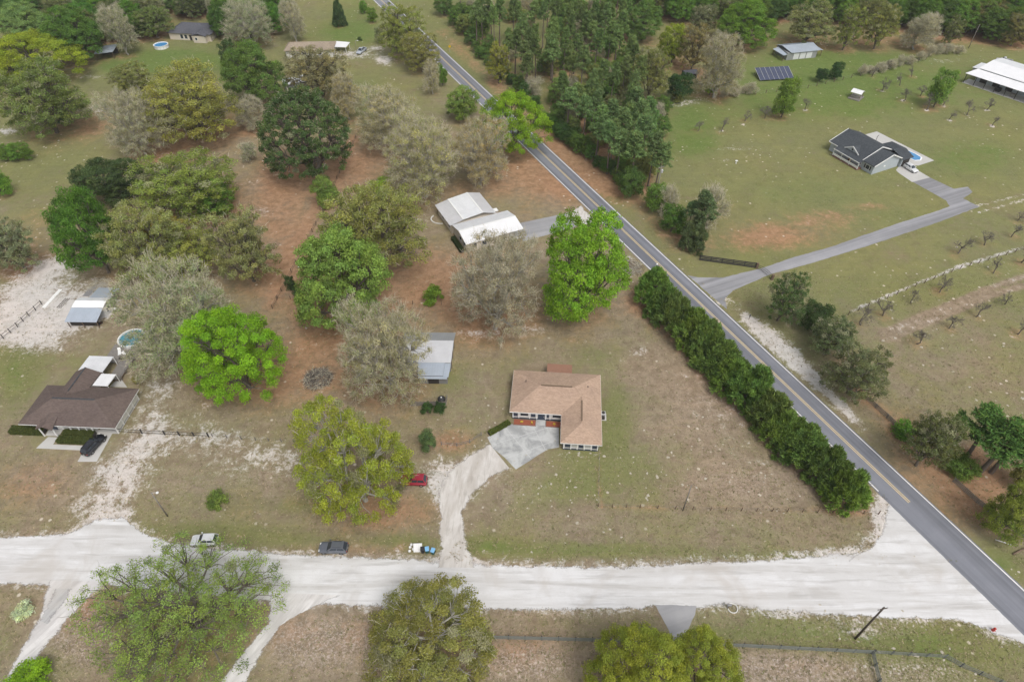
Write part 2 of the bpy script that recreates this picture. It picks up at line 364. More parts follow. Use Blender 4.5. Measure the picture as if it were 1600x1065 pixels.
def soft_strip(name, left, right, z, mat, n, amp, seed, grow=.55):
    """a road sheet whose material thins out into the verge: every vertex knows its distance from the edge"""
    A = resample([W(*p) for p in left], n); B = resample([W(*p) for p in right], n)
    for Q, k in ((A, 1.), (B, 5.)):
        T_ = np.gradient(Q, axis=0); T_ /= np.maximum(np.linalg.norm(T_, axis=1, keepdims=True), 1e-6); N_ = np.stack([-T_[:,1], T_[:,0]], 1)
        w = np.array([mnoise.noise(Vector((p[0]*.35, p[1]*.35, seed+k))) + .6*mnoise.noise(Vector((p[0]*1.1, p[1]*1.1, seed+k+9))) for p in Q]); Q += N_*(w*amp)[:,None]
    D = B-A; L = np.linalg.norm(D, axis=1); U = D/L[:,None]; A = A-U*grow; B = B+U*grow; L = L+2*grow
    off = [0, .35, .8, 1.5, 3.0]; rows = []
    for o in off: rows.append((A+U*np.minimum(o, L*.5*(o/3.2))[:,None], np.minimum(o, L*.5*(o/3.2))))
    rows.append(((A+B)/2, L*.5))
    for o in reversed(off): rows.append((B-U*np.minimum(o, L*.5*(o/3.2))[:,None], np.minimum(o, L*.5*(o/3.2))))
    m = len(rows); V = np.concatenate([np.column_stack([r[0], np.full(n, z)]) for r in rows]); E_ = np.concatenate([r[1] for r in rows])
    q = []
    for r in range(m-1):
        for i in range(n-1): q.append((r*n+i, r*n+i+1, (r+1)*n+i+1, (r+1)*n+i))
    q = np.array(q); a, b_, c_ = V[q[0][0]], V[q[0][1]], V[q[0][3]]
    if (b_[0]-a[0])*(c_[1]-a[1])-(b_[1]-a[1])*(c_[0]-a[0]) < 0: q = q[:, ::-1]
    me = bpy.data.meshes.new(name); me.from_pydata(V.tolist(), [], q.tolist()); at_ = me.attributes.new('edge', 'FLOAT', 'POINT'); at_.data.foreach_set('value', E_.astype(np.float32)); me.update()
    return link(name, me, mat)
def feather(m, width=.9):
    nt = m.node_tree; t = NT.__new__(NT); t.m = m; t.n = nt.nodes; t.l = nt.links; t.b = nt.nodes['Principled BSDF']; t.out = nt.nodes['Material Output']; t._c = None
    s = t.math('ADD', t.attr('edge'), t.math('MULTIPLY', t.math('SUBTRACT', t.noise(.9, 4, .65, dist=.4), .5), 1.5)); s = t.math('ADD', s, t.math('MULTIPLY', t.math('SUBTRACT', t.noise(4.5, 3, .7), .5), 1.1))
    tr = t.n.new('ShaderNodeBsdfTransparent'); mx = t.n.new('ShaderNodeMixShader'); t.l.new(t.rng(s, .30, .30+width*.55), mx.inputs[0]); t.l.new(tr.outputs[0], mx.inputs[1]); t.l.new(t.b.outputs[0], mx.inputs[2]); t.l.new(mx.outputs[0], t.out.inputs[0])
for k in ('lime','lime_drive','lime_track'): feather(M[k])
structure(soft_strip('dirt_road', top, bot, .004, M['lime'], 900, .30, 2.0))
structure(soft_strip('dirt_road_mouth', [(1322,876),(1356,858),(1377,834),(1385,802),(1391,770)], [(1540,890),(1512,862),(1486,832),(1460,806),(1440,784)], .006, M['lime'], 120, .2, 15., .3))
structure(soft_strip('driveway', [(78,906),(69,935),(60,968),(38,1005),(12,1052),(-8,1090)], [(168,908),(135,936),(110,962),(70,1010),(40,1057),(26,1095)], .008, M['lime_track'], 160, .22, 4.0, .4))
structure(soft_strip('driveway', [(424,925),(417,975),(392,1005),(370,1030),(342,1068),(322,1100)], [(530,930),(470,957),(440,977),(413,1012),(385,1065),(362,1110)], .008, M['lime_track'], 160, .22, 6.0, .4))
structure(soft_strip('driveway', [(684,886),(688,850),(688,800),(684,772),(699,738),(729,714),(764,692)], [(744,886),(728,850),(723,800),(737,772),(769,744),(796,731)], .008, M['lime_drive'], 160, .30, 8.0, .4))

# asphalt
def asphalt(name, col, streak, rot, tint=(1,1,1)):
    t = NT(name)
    v = t.mapping(scale=(45,1.0,1), rot=(0,0,rot), kind='Object', tex=True); n1 = t.noise(.62, 3, .5, vec=v); n2 = t.noise(.3, 4, .6); n3 = t.noise(9, 3, .7)
    c = t.mix(t.rng(n1, .35, .65), tuple(x*(1-streak) for x in col), tuple(x*(1+streak) for x in col))
    c = t.mix(t.rng(n2, .4, .7), c, t.mix(1.0, c, (1.12,1.11,1.10), 'MULTIPLY')); c = t.mix(t.math('MULTIPLY', n3, .3), c, tuple(x*1.5 for x in col))
    return t.done(c, .85, 0, .25)
ANG = math.atan2(-.899, .438)
M['asphalt'] = asphalt('road_asphalt', (.160,.166,.190), .22, ANG)
M['asphalt_old'] = asphalt('worn_driveway_asphalt', (.235,.235,.248), .26, .42)
M['asphalt_drive'] = asphalt('patched_driveway_asphalt', (.27,.27,.28), .12, .3)
M['line_white'] = plain('road_paint_white', (.70,.69,.68), .8, .22, 1.2)
M['line_yellow'] = plain('road_paint_yellow', (.58,.46,.27), .8, .22, 1.0)
M['concrete'] = plain('concrete', (.46,.45,.43), .9, .16, .35)
def stained_concrete():
    t = NT('stained_poured_concrete'); n = t.noise(.35, 5, .65, dist=.6); n2 = t.noise(1.6, 4, .7)
    c = t.mix(t.rng(n, .36, .64), (.29,.295,.295), (.47,.475,.47)); c = t.mix(t.math('MULTIPLY', t.rng(n2, .5, .75), .4), c, (.27,.27,.265)); return t.done(c, .9, 0, .15)
M['concrete_grey'] = stained_concrete()

# paved road: straight, two lanes; s runs along it from the far end towards the camera
RDIR = Vector((.4394,-.8983)); RN = Vector((.8983,.4394)); RC = Vector((20.2,162.2))
def rp(s, o): p = RC + RDIR*s + RN*o; return (p.x, p.y)
S0, S1 = -320, 185
def ribbon(name, s0, s1, o0, o1, z, mat, amp=0.0, seed=1):
    n = int((s1-s0)/(.6 if amp else 6)); a = []; b = []
    for i in range(n+1):
        s = s0+(s1-s0)*i/n
        e = [amp*(mnoise.noise(Vector((s*.5, k, seed))) + .6*mnoise.noise(Vector((s*2.1, k, seed)))) for k in (1., 7.)]
        a.append(rp(s, o0+e[0])); b.append(rp(s, o1+e[1]))
    vs = [(x, y, z) for x, y in a] + [(x, y, z) for x, y in b]
    fs = [(i, i+1, n+2+i, n+1+i) for i in range(n)]
    me = bpy.data.meshes.new(name); me.from_pydata(vs, [], fs); me.update(); return link(name, me, mat)
road = structure(ribbon('paved_road', S0, S1, -3.42, 3.42, .012, M['asphalt'], .10, 3))
SX = 111                                          # the markings stop where the dirt road joins
mk = lambda *a: setattr(ribbon(*a), 'parent', road)
for a in (('edge_line', S0, SX-3, -3.18, -2.95, .016, M['line_white']), ('edge_line', S0, S1, 2.95, 3.18, .016, M['line_white']),
          ('centre_line', S0, SX+1, -.27, -.09, .016, M['line_yellow']), ('centre_line', S0, SX+1, .09, .27, .016, M['line_yellow'])): mk(*a)

# drives and pads
structure(sheet('driveway', [(806,350),(880,334),(906,327),(921,346),(892,357),(818,377)], .006, M['asphalt_drive'], .06, .6, 3))
structure(soft_strip('driveway_apron', [(882,338),(893,346),(905,352)], [(908,321),(921,334),(933,347)], .009, M['lime_drive'], 40, .3, 5, .3))
structure(sheet('driveway', [(1074,430),(1092,433.5),(1130,433.5),(1190,419),(1240,402),(1300,385),(1400,350),(1470,328),(1484,322),(1478,313),(1424,283),(1452,277),(1490,295),(1512,292),(1520,300),(1505,310),(1530,323),(1458,350),(1350,386),(1265,412),(1205,428),(1165,445),(1145,454),(1133,466),(1136,483)], .006, M['asphalt_old'], .12, .5, 7))
strip('sand', [(1526,322),(1572,311),(1625,296),(1700,276)], .55, .55); strip('sand', [(1530,331),(1575,320),(1625,304),(1700,283)], .55, .55)
structure(sheet('asphalt_apron', [(1024,944),(1088,946),(1086,960),(1074,985),(1066,1010),(1050,1010),(1046,985),(1032,960)], .010, M['asphalt_drive'], .07, .4, 11))
M['worn'] = limerock_material('worn_grey_patch', hi=(.46,.455,.45), lo=(.34,.33,.33), along=(.1,.5,1), rot=1.0); feather(M['worn'])
structure(soft_strip('worn_patch', [(84,919),(76,936),(68,955),(60,968)], [(112,919),(106,934),(90,955),(74,974)], .012, M['worn'], 60, .2, 12, .2))

# ---------------------------------------------------------------- trees
def leaf_material(name, alt=(.36,.35,.24), trans=.5, rough=.6):
    t = NT(name)
    oi = t.n.new('ShaderNodeObjectInfo'); base = oi.outputs['Color']
    tone = t.attr('tone'); hue = t.attr('hue'); al = t.attr('alt')
    c = t.mix(hue, t.mix(1.0, base, (1.14,1.06,.82), 'MULTIPLY'), t.mix(1.0, base, (.84,.97,1.05), 'MULTIPLY'))
    c = t.mix(al, c, alt)
    g = t.n.new('ShaderNodeCombineColor')
    for i in range(3): t.l.new(tone, g.inputs[i])
    c = t.mix(1.0, c, g.outputs[0], 'MULTIPLY')
    d = t.n.new('ShaderNodeBsdfDiffuse'); tr = t.n.new('ShaderNodeBsdfTranslucent'); mx = t.n.new('ShaderNodeMixShader')
    t.l.new(c, d.inputs[0]); t.l.new(t.mix(1.0, c, (1.15,1.15,.7), 'MULTIPLY'), tr.inputs[0])
    mx.inputs[0].default_value = trans; t.l.new(d.outputs[0], mx.inputs[1]); t.l.new(tr.outputs[0], mx.inputs[2])
    t.l.new(mx.outputs[0], t.out.inputs[0]); t.n.remove(t.b); return t.m
M['leaf'] = leaf_material('foliage')
M['needle'] = leaf_material('needles', alt=(.16,.12,.06), trans=.15)
M['bark'] = plain('bark', (.135,.115,.095), .95, .35, 4, bump=.5)
M['bark_grey'] = plain('lichened_bark', (.36,.345,.305), .95, .3, 3, bump=.4)
M['bark_pine'] = plain('pine_bark', (.145,.115,.095), .95, .35, 5, bump=.5)
M['twig'] = plain('bare_twigs', (.50,.455,.345), .95, .25, 2)
M['twig_dark'] = plain('dark_twigs', (.17,.15,.13), .95, .25, 2)

def np_mesh(name, V, Q, mats, mat_idx=None, attrs=None):
    me = bpy.data.meshes.new(name); V = np.asarray(V, np.float32); Q = np.asarray(Q, np.int32); k = Q.shape[1]
    me.vertices.add(len(V)); me.vertices.foreach_set('co', V.ravel())
    me.loops.add(Q.size); me.loops.foreach_set('vertex_index', Q.ravel())
    me.polygons.add(len(Q)); me.polygons.foreach_set('loop_start', np.arange(0, Q.size, k, dtype=np.int32))
    if mat_idx is not None: me.polygons.foreach_set('material_index', np.asarray(mat_idx, np.int32))
    for n, d in (attrs or {}).items():
        a = me.attributes.new(n, 'FLOAT', 'FACE'); a.data.foreach_set('value', np.asarray(d, np.float32))
    me.update(calc_edges=True)
    for m in mats: me.materials.append(m)
    return me
def unit(a): return a/np.maximum(np.linalg.norm(a, axis=-1, keepdims=True), 1e-9)
def rdir(rng, n): return unit(rng.normal(size=(n, 3)))

def quads(P, A, B):
    """quads centred at P, half axes A and B, as bent rhombus-like leaves"""
    n = len(P); V = np.empty((n, 4, 3)); V[:,0] = P-A; V[:,1] = P+B-A*.1; V[:,2] = P+A; V[:,3] = P-B-A*.1
    return V.reshape(-1, 3), np.arange(4*n).reshape(n, 4)

def kmeans(rng, X, k):
    k = min(k, len(X)); c = X[rng.choice(len(X), k, replace=False)]
    for _ in range(6):
        l = np.argmin(((X[:,None]-c[None])**2).sum(-1), 1)
        for j in range(k):
            if (l == j).any(): c[j] = X[l == j].mean(0)
    return l, k

def branches(rng, tips, fork, base, r0, mb, crook=.10, thick=.02):
    """trunk, limbs, boughs and branches down to every tip, radius thinning on the way"""
    def path(a, b, ra, rb, n, sides):
        a = np.array(a); b = np.array(b); L = np.linalg.norm(b-a)
        pts = [a + (b-a)*t + (rng.normal(size=3)*L*crook*math.sin(math.pi*t) + np.array([0,0,L*.08*math.sin(math.pi*t)])) for t in np.linspace(0, 1, n)]
        mb.tube(pts, [ra+(rb-ra)*t for t in np.linspace(0, 1, n)], sides, cap=False)
        return pts[-1]
    path(base, fork, r0, r0*.72, 5, 8)
    l1, k1 = kmeans(rng, tips, rng.integers(5, 8))
    for i in range(k1):
        X = tips[l1 == i]
        if not len(X): continue
        n1 = fork + (X.mean(0)-fork)*.5; ra = r0*.6*min(1, math.sqrt(len(X)/len(tips)*3.2))
        path(fork, n1, r0*.55, ra, 4, 6)
        l2, k2 = kmeans(rng, X, 4)
        for j in range(k2):
            Y = X[l2 == j]
            if not len(Y): continue
            n2 = n1 + (Y.mean(0)-n1)*.6; rb = max(thick*1.9, ra*.6)
            path(n1, n2, ra*.85, rb, 3, 5)
            for y in Y: path(n2, y, rb*.75, thick, 3, 3)

def crown_points(rng, n, r, b, zc, lob=.22, hollow=.5, low=.75, lobes=9):
    """branch tips on the surface of several overlapping boughs (lobes), so the outline is uneven and creases open between them"""
    D = rdir(rng, 400); D = D[D[:,2] > -.62]; keep = [0]; dd = ((D-D[0])**2).sum(1)
    for _ in range(lobes-1):
        i = int(np.argmax(dd*rng.uniform(.6, 1, len(D)))); keep.append(i); dd = np.minimum(dd, ((D-D[i])**2).sum(1))
    cen = D[keep]*rng.uniform(.50, .50+lob, lobes)[:,None]; Rl = rng.uniform(.36, .36+lob*.7, lobes)
    cen = np.concatenate([cen, [[0,0,.25]]]); Rl = np.append(Rl, .52)
    m = n*8; li = rng.choice(lobes+1, m, p=(Rl**2)/(Rl**2).sum())
    q = rdir(rng, m); q[:,2] = np.where(q[:,2] < -.5, -q[:,2], q[:,2])
    P = cen[li] + q*(Rl[li]*(hollow + (1-hollow)*rng.random(m)**.4))[:,None]
    dist = np.linalg.norm(P[:,None]-cen[None], axis=2)/Rl[None]
    ok = (dist < .72).sum(1) <= (1 if hollow < .4 else 0)
    if ok.sum() > n*2: P = P[ok]
    keep = [0]; D = ((P-P[0])**2).sum(1)
    for _ in range(min(n, len(P))-1):
        i = int(np.argmax(D*rng.uniform(.5, 1, len(P)))); keep.append(i); D = np.minimum(D, ((P-P[i])**2).sum(1))
    P = P[keep]
    if len(P) < n: P = np.concatenate([P, P[:n-len(P)]])
    P = P - (P.max(0)+P.min(0))/2*np.array([1,1,.6]); P /= max(np.percentile(np.abs(P[:,:2]).max(1), 98), 1e-6)
    zz = np.percentile(np.abs(P[:,2]), 97); P[:,2] = np.clip(P[:,2]/max(zz, 1e-6), -1.05, 1.1)
    P[:,2] = np.where(P[:,2] < 0, P[:,2]*low, P[:,2])
    return P*np.array([r, r, b]) + np.array([0, 0, zc])

MESH = {}
def gen_broad(key, seed, r=7., b=5.6, clear=2.2, ntips=95, lpt=150, leaf=.30, rc=.20, twigs=0, alt=0.0, lob=.24, hollow=.5, flat=.7, aspect=.55, trunk=True, bark='bark', twig='twig', upright=.45, tonevar=.22, low=1.0, lobes=9, cone=0.0):
    rng = np.random.default_rng(seed)
    zc = clear + b*low; rcm = rc*r
    tips = crown_points(rng, ntips, r-rcm*.75, b-rcm*.5, zc, lob, hollow, low, lobes)
    if cone:
        kz = np.clip((tips[:,2]-zc)/b, -1, 1); tips[:,:2] *= (1-cone*kz)[:,None]/(1+cone*.5)
    mb = MB(); base = np.array([0,0,-.1]); fork = np.array([rng.normal()*.05*r, rng.normal()*.05*r, max(.3, clear*.95)])
    tr = None
    if trunk:
        branches(rng, tips, fork, base, .045*r+.06, mb, thick=.034 if bark == 'bark_grey' else .02); tr = mb.mesh(key+'_trunk'); tr.materials.append(M[bark])
        tr.polygons.foreach_set('use_smooth', [True]*len(tr.polygons))
    n = ntips*lpt; ti = np.repeat(np.arange(ntips), lpt)
    size = rng.uniform(.7, 1.3, ntips)
    off = rdir(rng, n)*(rng.random(n)**.45)[:,None]; off[:,2] = np.where(off[:,2] < -.35, -off[:,2], off[:,2])
    off = off*np.array([1, 1, flat])
    P = tips[ti] + off*(rcm*size[ti])[:,None] + rng.normal(size=(n,3))*rcm*.10
    outw = unit(P - np.array([0, 0, zc-b*.3]))
    N = unit(off*.8 + outw*.6 + np.array([0, 0, .45]) + rng.normal(size=(n,3))*.75)
    T = unit(np.cross(N, rdir(rng, n))); S = np.cross(N, T)
    if upright < .4 or aspect < .4:                  # sprays that point outwards
        T = unit(outw*.7 + off*.6 + np.array([0,0,upright]) + rng.normal(size=(n,3))*.55); S = unit(np.cross(T, rdir(rng, n)))
    L = leaf*rng.uniform(.6, 1.35, n)[:,None]
    V, Q = quads(P, T*L, S*L*aspect)
    ctone = rng.normal(1, tonevar*.65, ntips); tone = np.clip(ctone[ti]*rng.normal(1, tonevar, n), .45, 1.9)
    chue = rng.random(ntips); hue = np.clip(.55*chue[ti] + .45*rng.random(n), 0, 1)
    calt = (rng.random(ntips) < alt); av = np.where(calt[ti], rng.uniform(.5, 1, n), (rng.random(n) < alt*.25)*.8)
    mi = np.zeros(n, int)
    if twigs:
        m = ntips*twigs; tj = np.repeat(np.arange(ntips), twigs)
        d = unit(unit(tips[tj]-np.array([0,0,zc-b*.8]))*1.0 + rng.normal(size=(m,3))*.75 + np.array([0,0,.15]))
        s0 = tips[tj] + rng.normal(size=(m,3))*rcm*.35; ln = rcm*rng.uniform(.7, 1.5, m)[:,None]
        sd = unit(np.cross(d, rdir(rng, m)))*rng.uniform(.018, .035, m)[:,None]
        bend = rng.normal(size=(m,3))*ln*.18
        mid = s0 + d*ln*.5 + bend; end = s0 + d*ln
        V2 = np.stack([s0-sd, s0+sd, mid+sd*.7, mid-sd*.7, mid-sd*.7, mid+sd*.7, end+sd*.3, end-sd*.3], 1).reshape(-1, 3)
        Q2 = np.arange(8*m).reshape(-1, 4) + len(V)
        V = np.concatenate([V, V2]); Q = np.concatenate([Q, Q2]); mi = np.concatenate([mi, np.ones(2*m, int)])
        tone = np.concatenate([tone, np.ones(2*m)]); hue = np.concatenate([hue, np.zeros(2*m)]); av = np.concatenate([av, np.zeros(2*m)])
    me = np_mesh(key+'_crown', V, Q, [M['leaf'] if aspect > .4 else M['needle'], M[twig]], mi, dict(tone=tone, hue=hue, alt=av))
    MESH[key] = (tr, me, r, clear+b*(1+low))

def gen_pine(key, seed, r=3.2, h=18., crown=.45, ntuft=110, npt=70, dead=.0):
    rng = np.random.default_rng(seed); mb = MB()
    lean = rng.normal(size=2)*.25
    pts = [(lean[0]*(t**2)*2, lean[1]*(t**2)*2, h*t*.97) for t in np.linspace(-.01, 1, 9)]
    mb.tube(pts, [.24*(1-t)**.7+.04 for t in np.linspace(0, 1, 9)], 7, cap=False)
    tips = []
    for i in range(ntuft):
        t = rng.random()**.8; z = h*(1-crown*(1-t)); rr = r*(1-t*.75)*(.35+.65*rng.random())*(1.0 if t > .12 else .8)
        a = rng.random()*6.283; zz = z + rng.normal()*.3 + rr*.18
        ax = lean*((zz/h)**2)*2
        p = np.array([ax[0]+math.cos(a)*rr, ax[1]+math.sin(a)*rr, zz]); tips.append(p)
        if i % 2 == 0:
            z0 = z-.25*rr; a0 = lean*((z0/h)**2)*2
            mb.tube([(a0[0], a0[1], z0), tuple((p+np.array([a0[0], a0[1], z0]))/2-np.array([0,0,.1])), tuple(p)], [.05,.035,.015], 3, cap=False)
    for i in range(6):                               # dead snags below the crown
        z = h*rng.uniform(.3, 1-crown); a = rng.random()*6.283; L = rng.uniform(.5, 1.6)
        mb.tube([(0,0,z), (math.cos(a)*L, math.sin(a)*L, z+L*.1)], [.03,.012], 3, cap=False)
    tr = mb.mesh(key+'_trunk'); tr.materials.append(M['bark_pine']); tr.polygons.foreach_set('use_smooth', [True]*len(tr.polygons))
    tips = np.array(tips); n = ntuft*npt; ti = np.repeat(np.arange(ntuft), npt)
    d = unit(rdir(rng, n) + np.array([0, 0, .35])); L = rng.uniform(.22, .48, n)[:,None]
    P = tips[ti] + rng.normal(size=(n,3))*.22*np.array([1,1,.6]) + d*L*.6
    S = unit(np.cross(d, rdir(rng, n)))
    V, Q = quads(P, d*L*.75, S*L*.17)
    ct = rng.normal(1, .16, ntuft); tone = np.clip(ct[ti]*rng.normal(1, .25, n), .4, 1.9)
    me = np_mesh(key+'_crown', V, Q, [M['needle']], None, dict(tone=tone, hue=rng.random(n), alt=(rng.random(n) < .04)*.8))
    MESH[key] = (tr, me, r, h)

def gen_bare(key, seed, r=2.0, h=4.2, dark=True):
    rng = np.random.default_rng(seed); mb = MB(); tw = MB()
    def grow(p, d, L, rad, lev):
        q = p + d*L; m = (p+q)/2 + rng.normal(size=3)*L*.06
        (mb if lev < 2 else tw).tube([tuple(p), tuple(m), tuple(q)], [rad, rad*.8, rad*.6], 5 if lev < 2 else 3, cap=False)
        if lev >= 5: return
        for _ in range(rng.integers(3, 5) if lev < 2 else rng.integers(2, 5)):
            nd = unit(d + rng.normal(size=3)*.62 + np.array([0,0,.22])); s = p + (q-p)*rng.uniform(.55, 1)
            grow(s, nd, L*rng.uniform(.55, .85), max(.016, rad*.58), lev+1)
    grow(np.array([0,0,-.05]), unit(np.array([rng.normal()*.12, rng.normal()*.12, 1])), h*.30, .13, 0)
    tr = mb.mesh(key+'_trunk'); tr.materials.append(M['bark']); me = tw.mesh(key+'_crown'); me.materials.append(M['twig_dark' if dark else 'twig'])
    MESH[key] = (tr, me, r, h)

def make_tree_meshes():
    for v in range(3):
        gen_broad('dense_s%d'%v, 10+v, 3., 2.6, .5, 62, 130, .135, .26, lob=.25, lobes=7)
        gen_broad('dense_m%d'%v, 20+v, 6., 5.0, 1.0, 130, 150, .165, .17, lob=.28, lobes=9)
        gen_broad('dense_l%d'%v, 30+v, 9., 7.0, 1.4, 200, 190, .185, .14, lob=.30, lobes=12)
        gen_broad('fine_m%d'%v, 40+v, 6., 5.0, 1.2, 180, 120, .135, .13, twigs=3, alt=.07, lob=.25, hollow=.35, lobes=9)
        gen_broad('fine_l%d'%v, 50+v, 9., 7.0, 1.6, 250, 150, .155, .115, twigs=3, alt=.06, lob=.28, hollow=.35, lobes=11)
        gen_broad('twiggy_s%d'%v, 60+v, 3., 2.8, .5, 60, 60, .10, .26, twigs=24, alt=.22, lob=.2, hollow=.2, bark='bark_grey', lobes=6)
        gen_broad('twiggy_m%d'%v, 70+v, 6., 5.2, 1.0, 170, 95, .12, .15, twigs=26, alt=.22, lob=.25, hollow=.2, bark='bark_grey', lobes=8)
        gen_broad('twiggy_l%d'%v, 80+v, 9., 7.2, 1.4, 260, 120, .13, .115, twigs=28, alt=.22, lob=.28, hollow=.2, bark='bark_grey', lobes=10)
        gen_broad('cedar%d'%v, 90+v, 4.6, 4.4, .1, 130, 150, .42, .14, lob=.40, hollow=.5, aspect=.16, upright=.85, flat=1.5, low=.95, tonevar=.28, lobes=11, cone=.38)
        gen_pine('pine%d'%v, 100+v, 3.4, 18., (.36,.44,.48)[v], 105+12*v, 80)
        gen_bare('bare%d'%v, 110+v)
        gen_broad('shrub%d'%v, 120+v, 1.2, 1.0, .05, 26, 80, .09, .34, lob=.3, low=.7, hollow=.3, lobes=6)
    gen_bare('bare3', 140); gen_bare('bare4', 141)
    gen_broad('liveoak', 150, 9., 7.4, .6, 380, 120, .16, .085, twigs=2, alt=.06, lob=.06, hollow=.6, lobes=34)
    gen_broad('open_oak', 151, 11.5, 7.5, 2.2, 280, 125, .125, .085, twigs=6, alt=.04, lob=.25, hollow=.25, bark='bark', twig='twig_dark', lobes=10)
    gen_broad('clumpy', 152, 9., 7.6, 1.2, 165, 340, .145, .125, lob=.36, hollow=.70, tonevar=.2, lobes=13, flat=.85)
    gen_broad('clumpy_open', 153, 10., 8.0, 1.4, 200, 330, .14, .11, twigs=5, alt=.10, lob=.38, hollow=.45, bark='bark_grey', lobes=12)
make_tree_meshes()

GREENS = dict(vivid=(.275,.430,.042), mid=(0.185,0.308,0.062), fresh=(0.241,0.336,0.090), olive=(0.286,0.286,0.103), gold=(0.370,0.336,0.084), dark=(0.095,0.151,0.062), pine=(0.112,0.185,0.078),
              grey=(0.386,0.370,0.274), tan=(0.420,0.375,0.230), deep=(0.118,0.230,0.050), cedar=(.165,.245,.066), pale=(0.274,0.347,0.151), sagey=(0.280,0.308,0.185), mustard=(0.381,0.325,0.050), yellow=(0.347,0.398,0.050))
trng = random.Random(5)
def put_tree(name, key, x, y, r, h, col, label, cat='tree', group=None, rot=None, squash=1.0):
    tr, me, r0, h0 = MESH[key]
    t = thing(name, label, cat, (x, y, 0), trng.uniform(0, 6.283) if rot is None else rot, group)
    t.scale = (r/r0, r/r0*squash, h/h0)
    if tr is not None: link('trunk', tr, None, t)
    c = link('crown', me, None, t)
    cc = GREENS[col] if isinstance(col, str) else tuple(1.95*q for q in col)
    j = [trng.uniform(.93, 1.07) for _ in range(3)]; c.color = (cc[0]*j[0], cc[1]*j[1], cc[2]*j[2], 1)
    if r > 2.2 and cat == 'tree': GROUND_EDITS.append(('litter', x, y, r*1.05, .28))
    return t
def pick(base, r):
    s = 's' if r < 4.2 and base != 'fine' else ('m' if r < 7.4 else 'l'); return '%s_%s%d' % (base, s, trng.randrange(3))
def tree_box(box, kind, col, label, name='oak_tree', clear=1.6, group=None, cat='tree', rot=None):
    """a tree whose crown spans the given box of the photograph; radius, height and standing place follow from the view"""
    x0, y0, x1, y1 = box; cx, cy = (x0+x1)/2, (y0+y1)/2; rx, ry = (x1-x0)/2, (y1-y0)/2
    zc = 5.0
    for _ in range(12):
        d = F*sT + (cy-532.5)*cT; k = (HC-zc)/d; r = rx*k
        a = math.atan((cy-532.5)/F); ph = TH + a
        rm = ry*k*math.cos(a)
        b2 = rm*rm - (r*math.sin(ph))**2; b = math.sqrt(max(b2, (.40*r)**2*math.cos(ph)**2))/math.cos(ph); b = min(max(b, .42*r), 1.5*r)
        zc = clear + b
    x, y = W(cx, cy, zc); h = clear + 2*b*.97; r *= .98
    if kind in ('dense','fine','twiggy'): key = pick(kind, r)
    elif kind in ('cedar','shrub','bare','pine'): key = '%s%d' % (kind, trng.randrange(3))
    else: key = kind
    return put_tree(name, key, x, y, r, h, col, label, cat, group, rot)

# ---------------------------------------------------------------- the trees of the photograph
T = tree_box
# foreground
T((142,812,428,1068), 'open_oak', (.140,.185,.052), 'big airy pale green oak overhanging the white road at bottom left', clear=.8)
T((556,903,780,1120), 'clumpy_open', (.140,.158,.050), 'olive oak with bare twigs below the white road, bottom centre', clear=1.2)
T((918,950,1070,1125), 'clumpy', (.175,.185,.040), 'yellow-green oak standing left of the grey asphalt apron at bottom', clear=1.0)
T((1050,965,1168,1125), 'clumpy', (.185,.195,.040), 'smaller yellow-green oak right of the grey asphalt apron at bottom', clear=1.0)
T((466,620,640,814), 'clumpy_open', (.195,.215,.036), 'yellow-green oak with grey lichened limbs beside the red pickup', clear=.8)
T((284,460,443,626), 'clumpy', 'vivid', 'vivid green clumpy oak in the yard right of the round deck pool', clear=.8)
T((195,412,372,590), 'twiggy', (.185,.190,.125), 'grey-green leafless tree between metal shed and vivid green oak', clear=1.0, name='bare_tree')
T((528,470,672,628), 'twiggy', (.215,.205,.130), 'grey mossy tree leaning over the left side of the metal barn', clear=1.2, name='bare_tree')
T((702,362,842,525), 'twiggy', 'grey', 'leafless grey tree in front of the white metal-roofed house', clear=1.2, name='bare_tree')
T((842,338,984,512), 'dense_l1', (.130,.215,.028), 'large rounded green oak beside the paved road and debris pile', clear=1.2)
T((450,348,608,515), 'dense_l2', (.145,.205,.056), 'mid green oak in front of the olive oak at photo centre', clear=.8)
T((500,275,666,440), 'fine_l2', (.165,.185,.060), 'large olive-brown oak left of the white metal-roofed house', clear=1.0)
T((484,276,530,318), 'dense', 'fresh', 'small bright green tree at upper left of the olive-brown oak', clear=1.2)
T((574,276,612,310), 'dense', (.150,.240,.030), 'small bright green treetop behind the olive-brown oak', clear=1.2)
# left cluster
T((84,296,188,432), 'dense_l0', 'deep', 'deep green dense oak above the white sand field', clear=.8)
T((108,240,222,322), 'dense', 'dark', 'dark green tree behind the deep green oak', clear=.8)
T((198,226,372,345), 'fine', (.132,.182,.048), 'tall green and olive oak at the back of the left grove', clear=1.0)
T((300,280,366,338), 'dense', 'mid', 'bright green tree at the right edge of the left grove', clear=.8)
T((162,318,296,448), 'fine_l0', (.172,.182,.072), 'pale olive tree in the middle of the left grove', clear=1)
T((206,334,290,402), 'dense', 'mustard', 'mustard yellow tree in the middle of the left grove', clear=2.4)
T((218,395,262,442), 'dense', 'mustard', 'small mustard tree low in the left grove above the metal shed', clear=.6)
T((250,345,345,432), 'fine', (.185,.185,.056), 'olive tree at lower right of the left grove', clear=1.2)
T((322,325,432,440), 'fine_m2', (.172,.172,.078), 'sparse tree with dark forked trunk right of the left grove', clear=2.2, name='bare_tree')
T((404,140,548,282), 'liveoak', (.062,.090,.040), 'dark evergreen live oak with a smooth round crown', clear=.8)
T((205,100,370,226), 'fine', (.172,.180,.055), 'big golden olive oak on the upper left lawn', clear=1.0)
T((165,98,240,150), 'fine', (.140,.145,.055), 'olive tree behind the golden olive oak', clear=1.0)
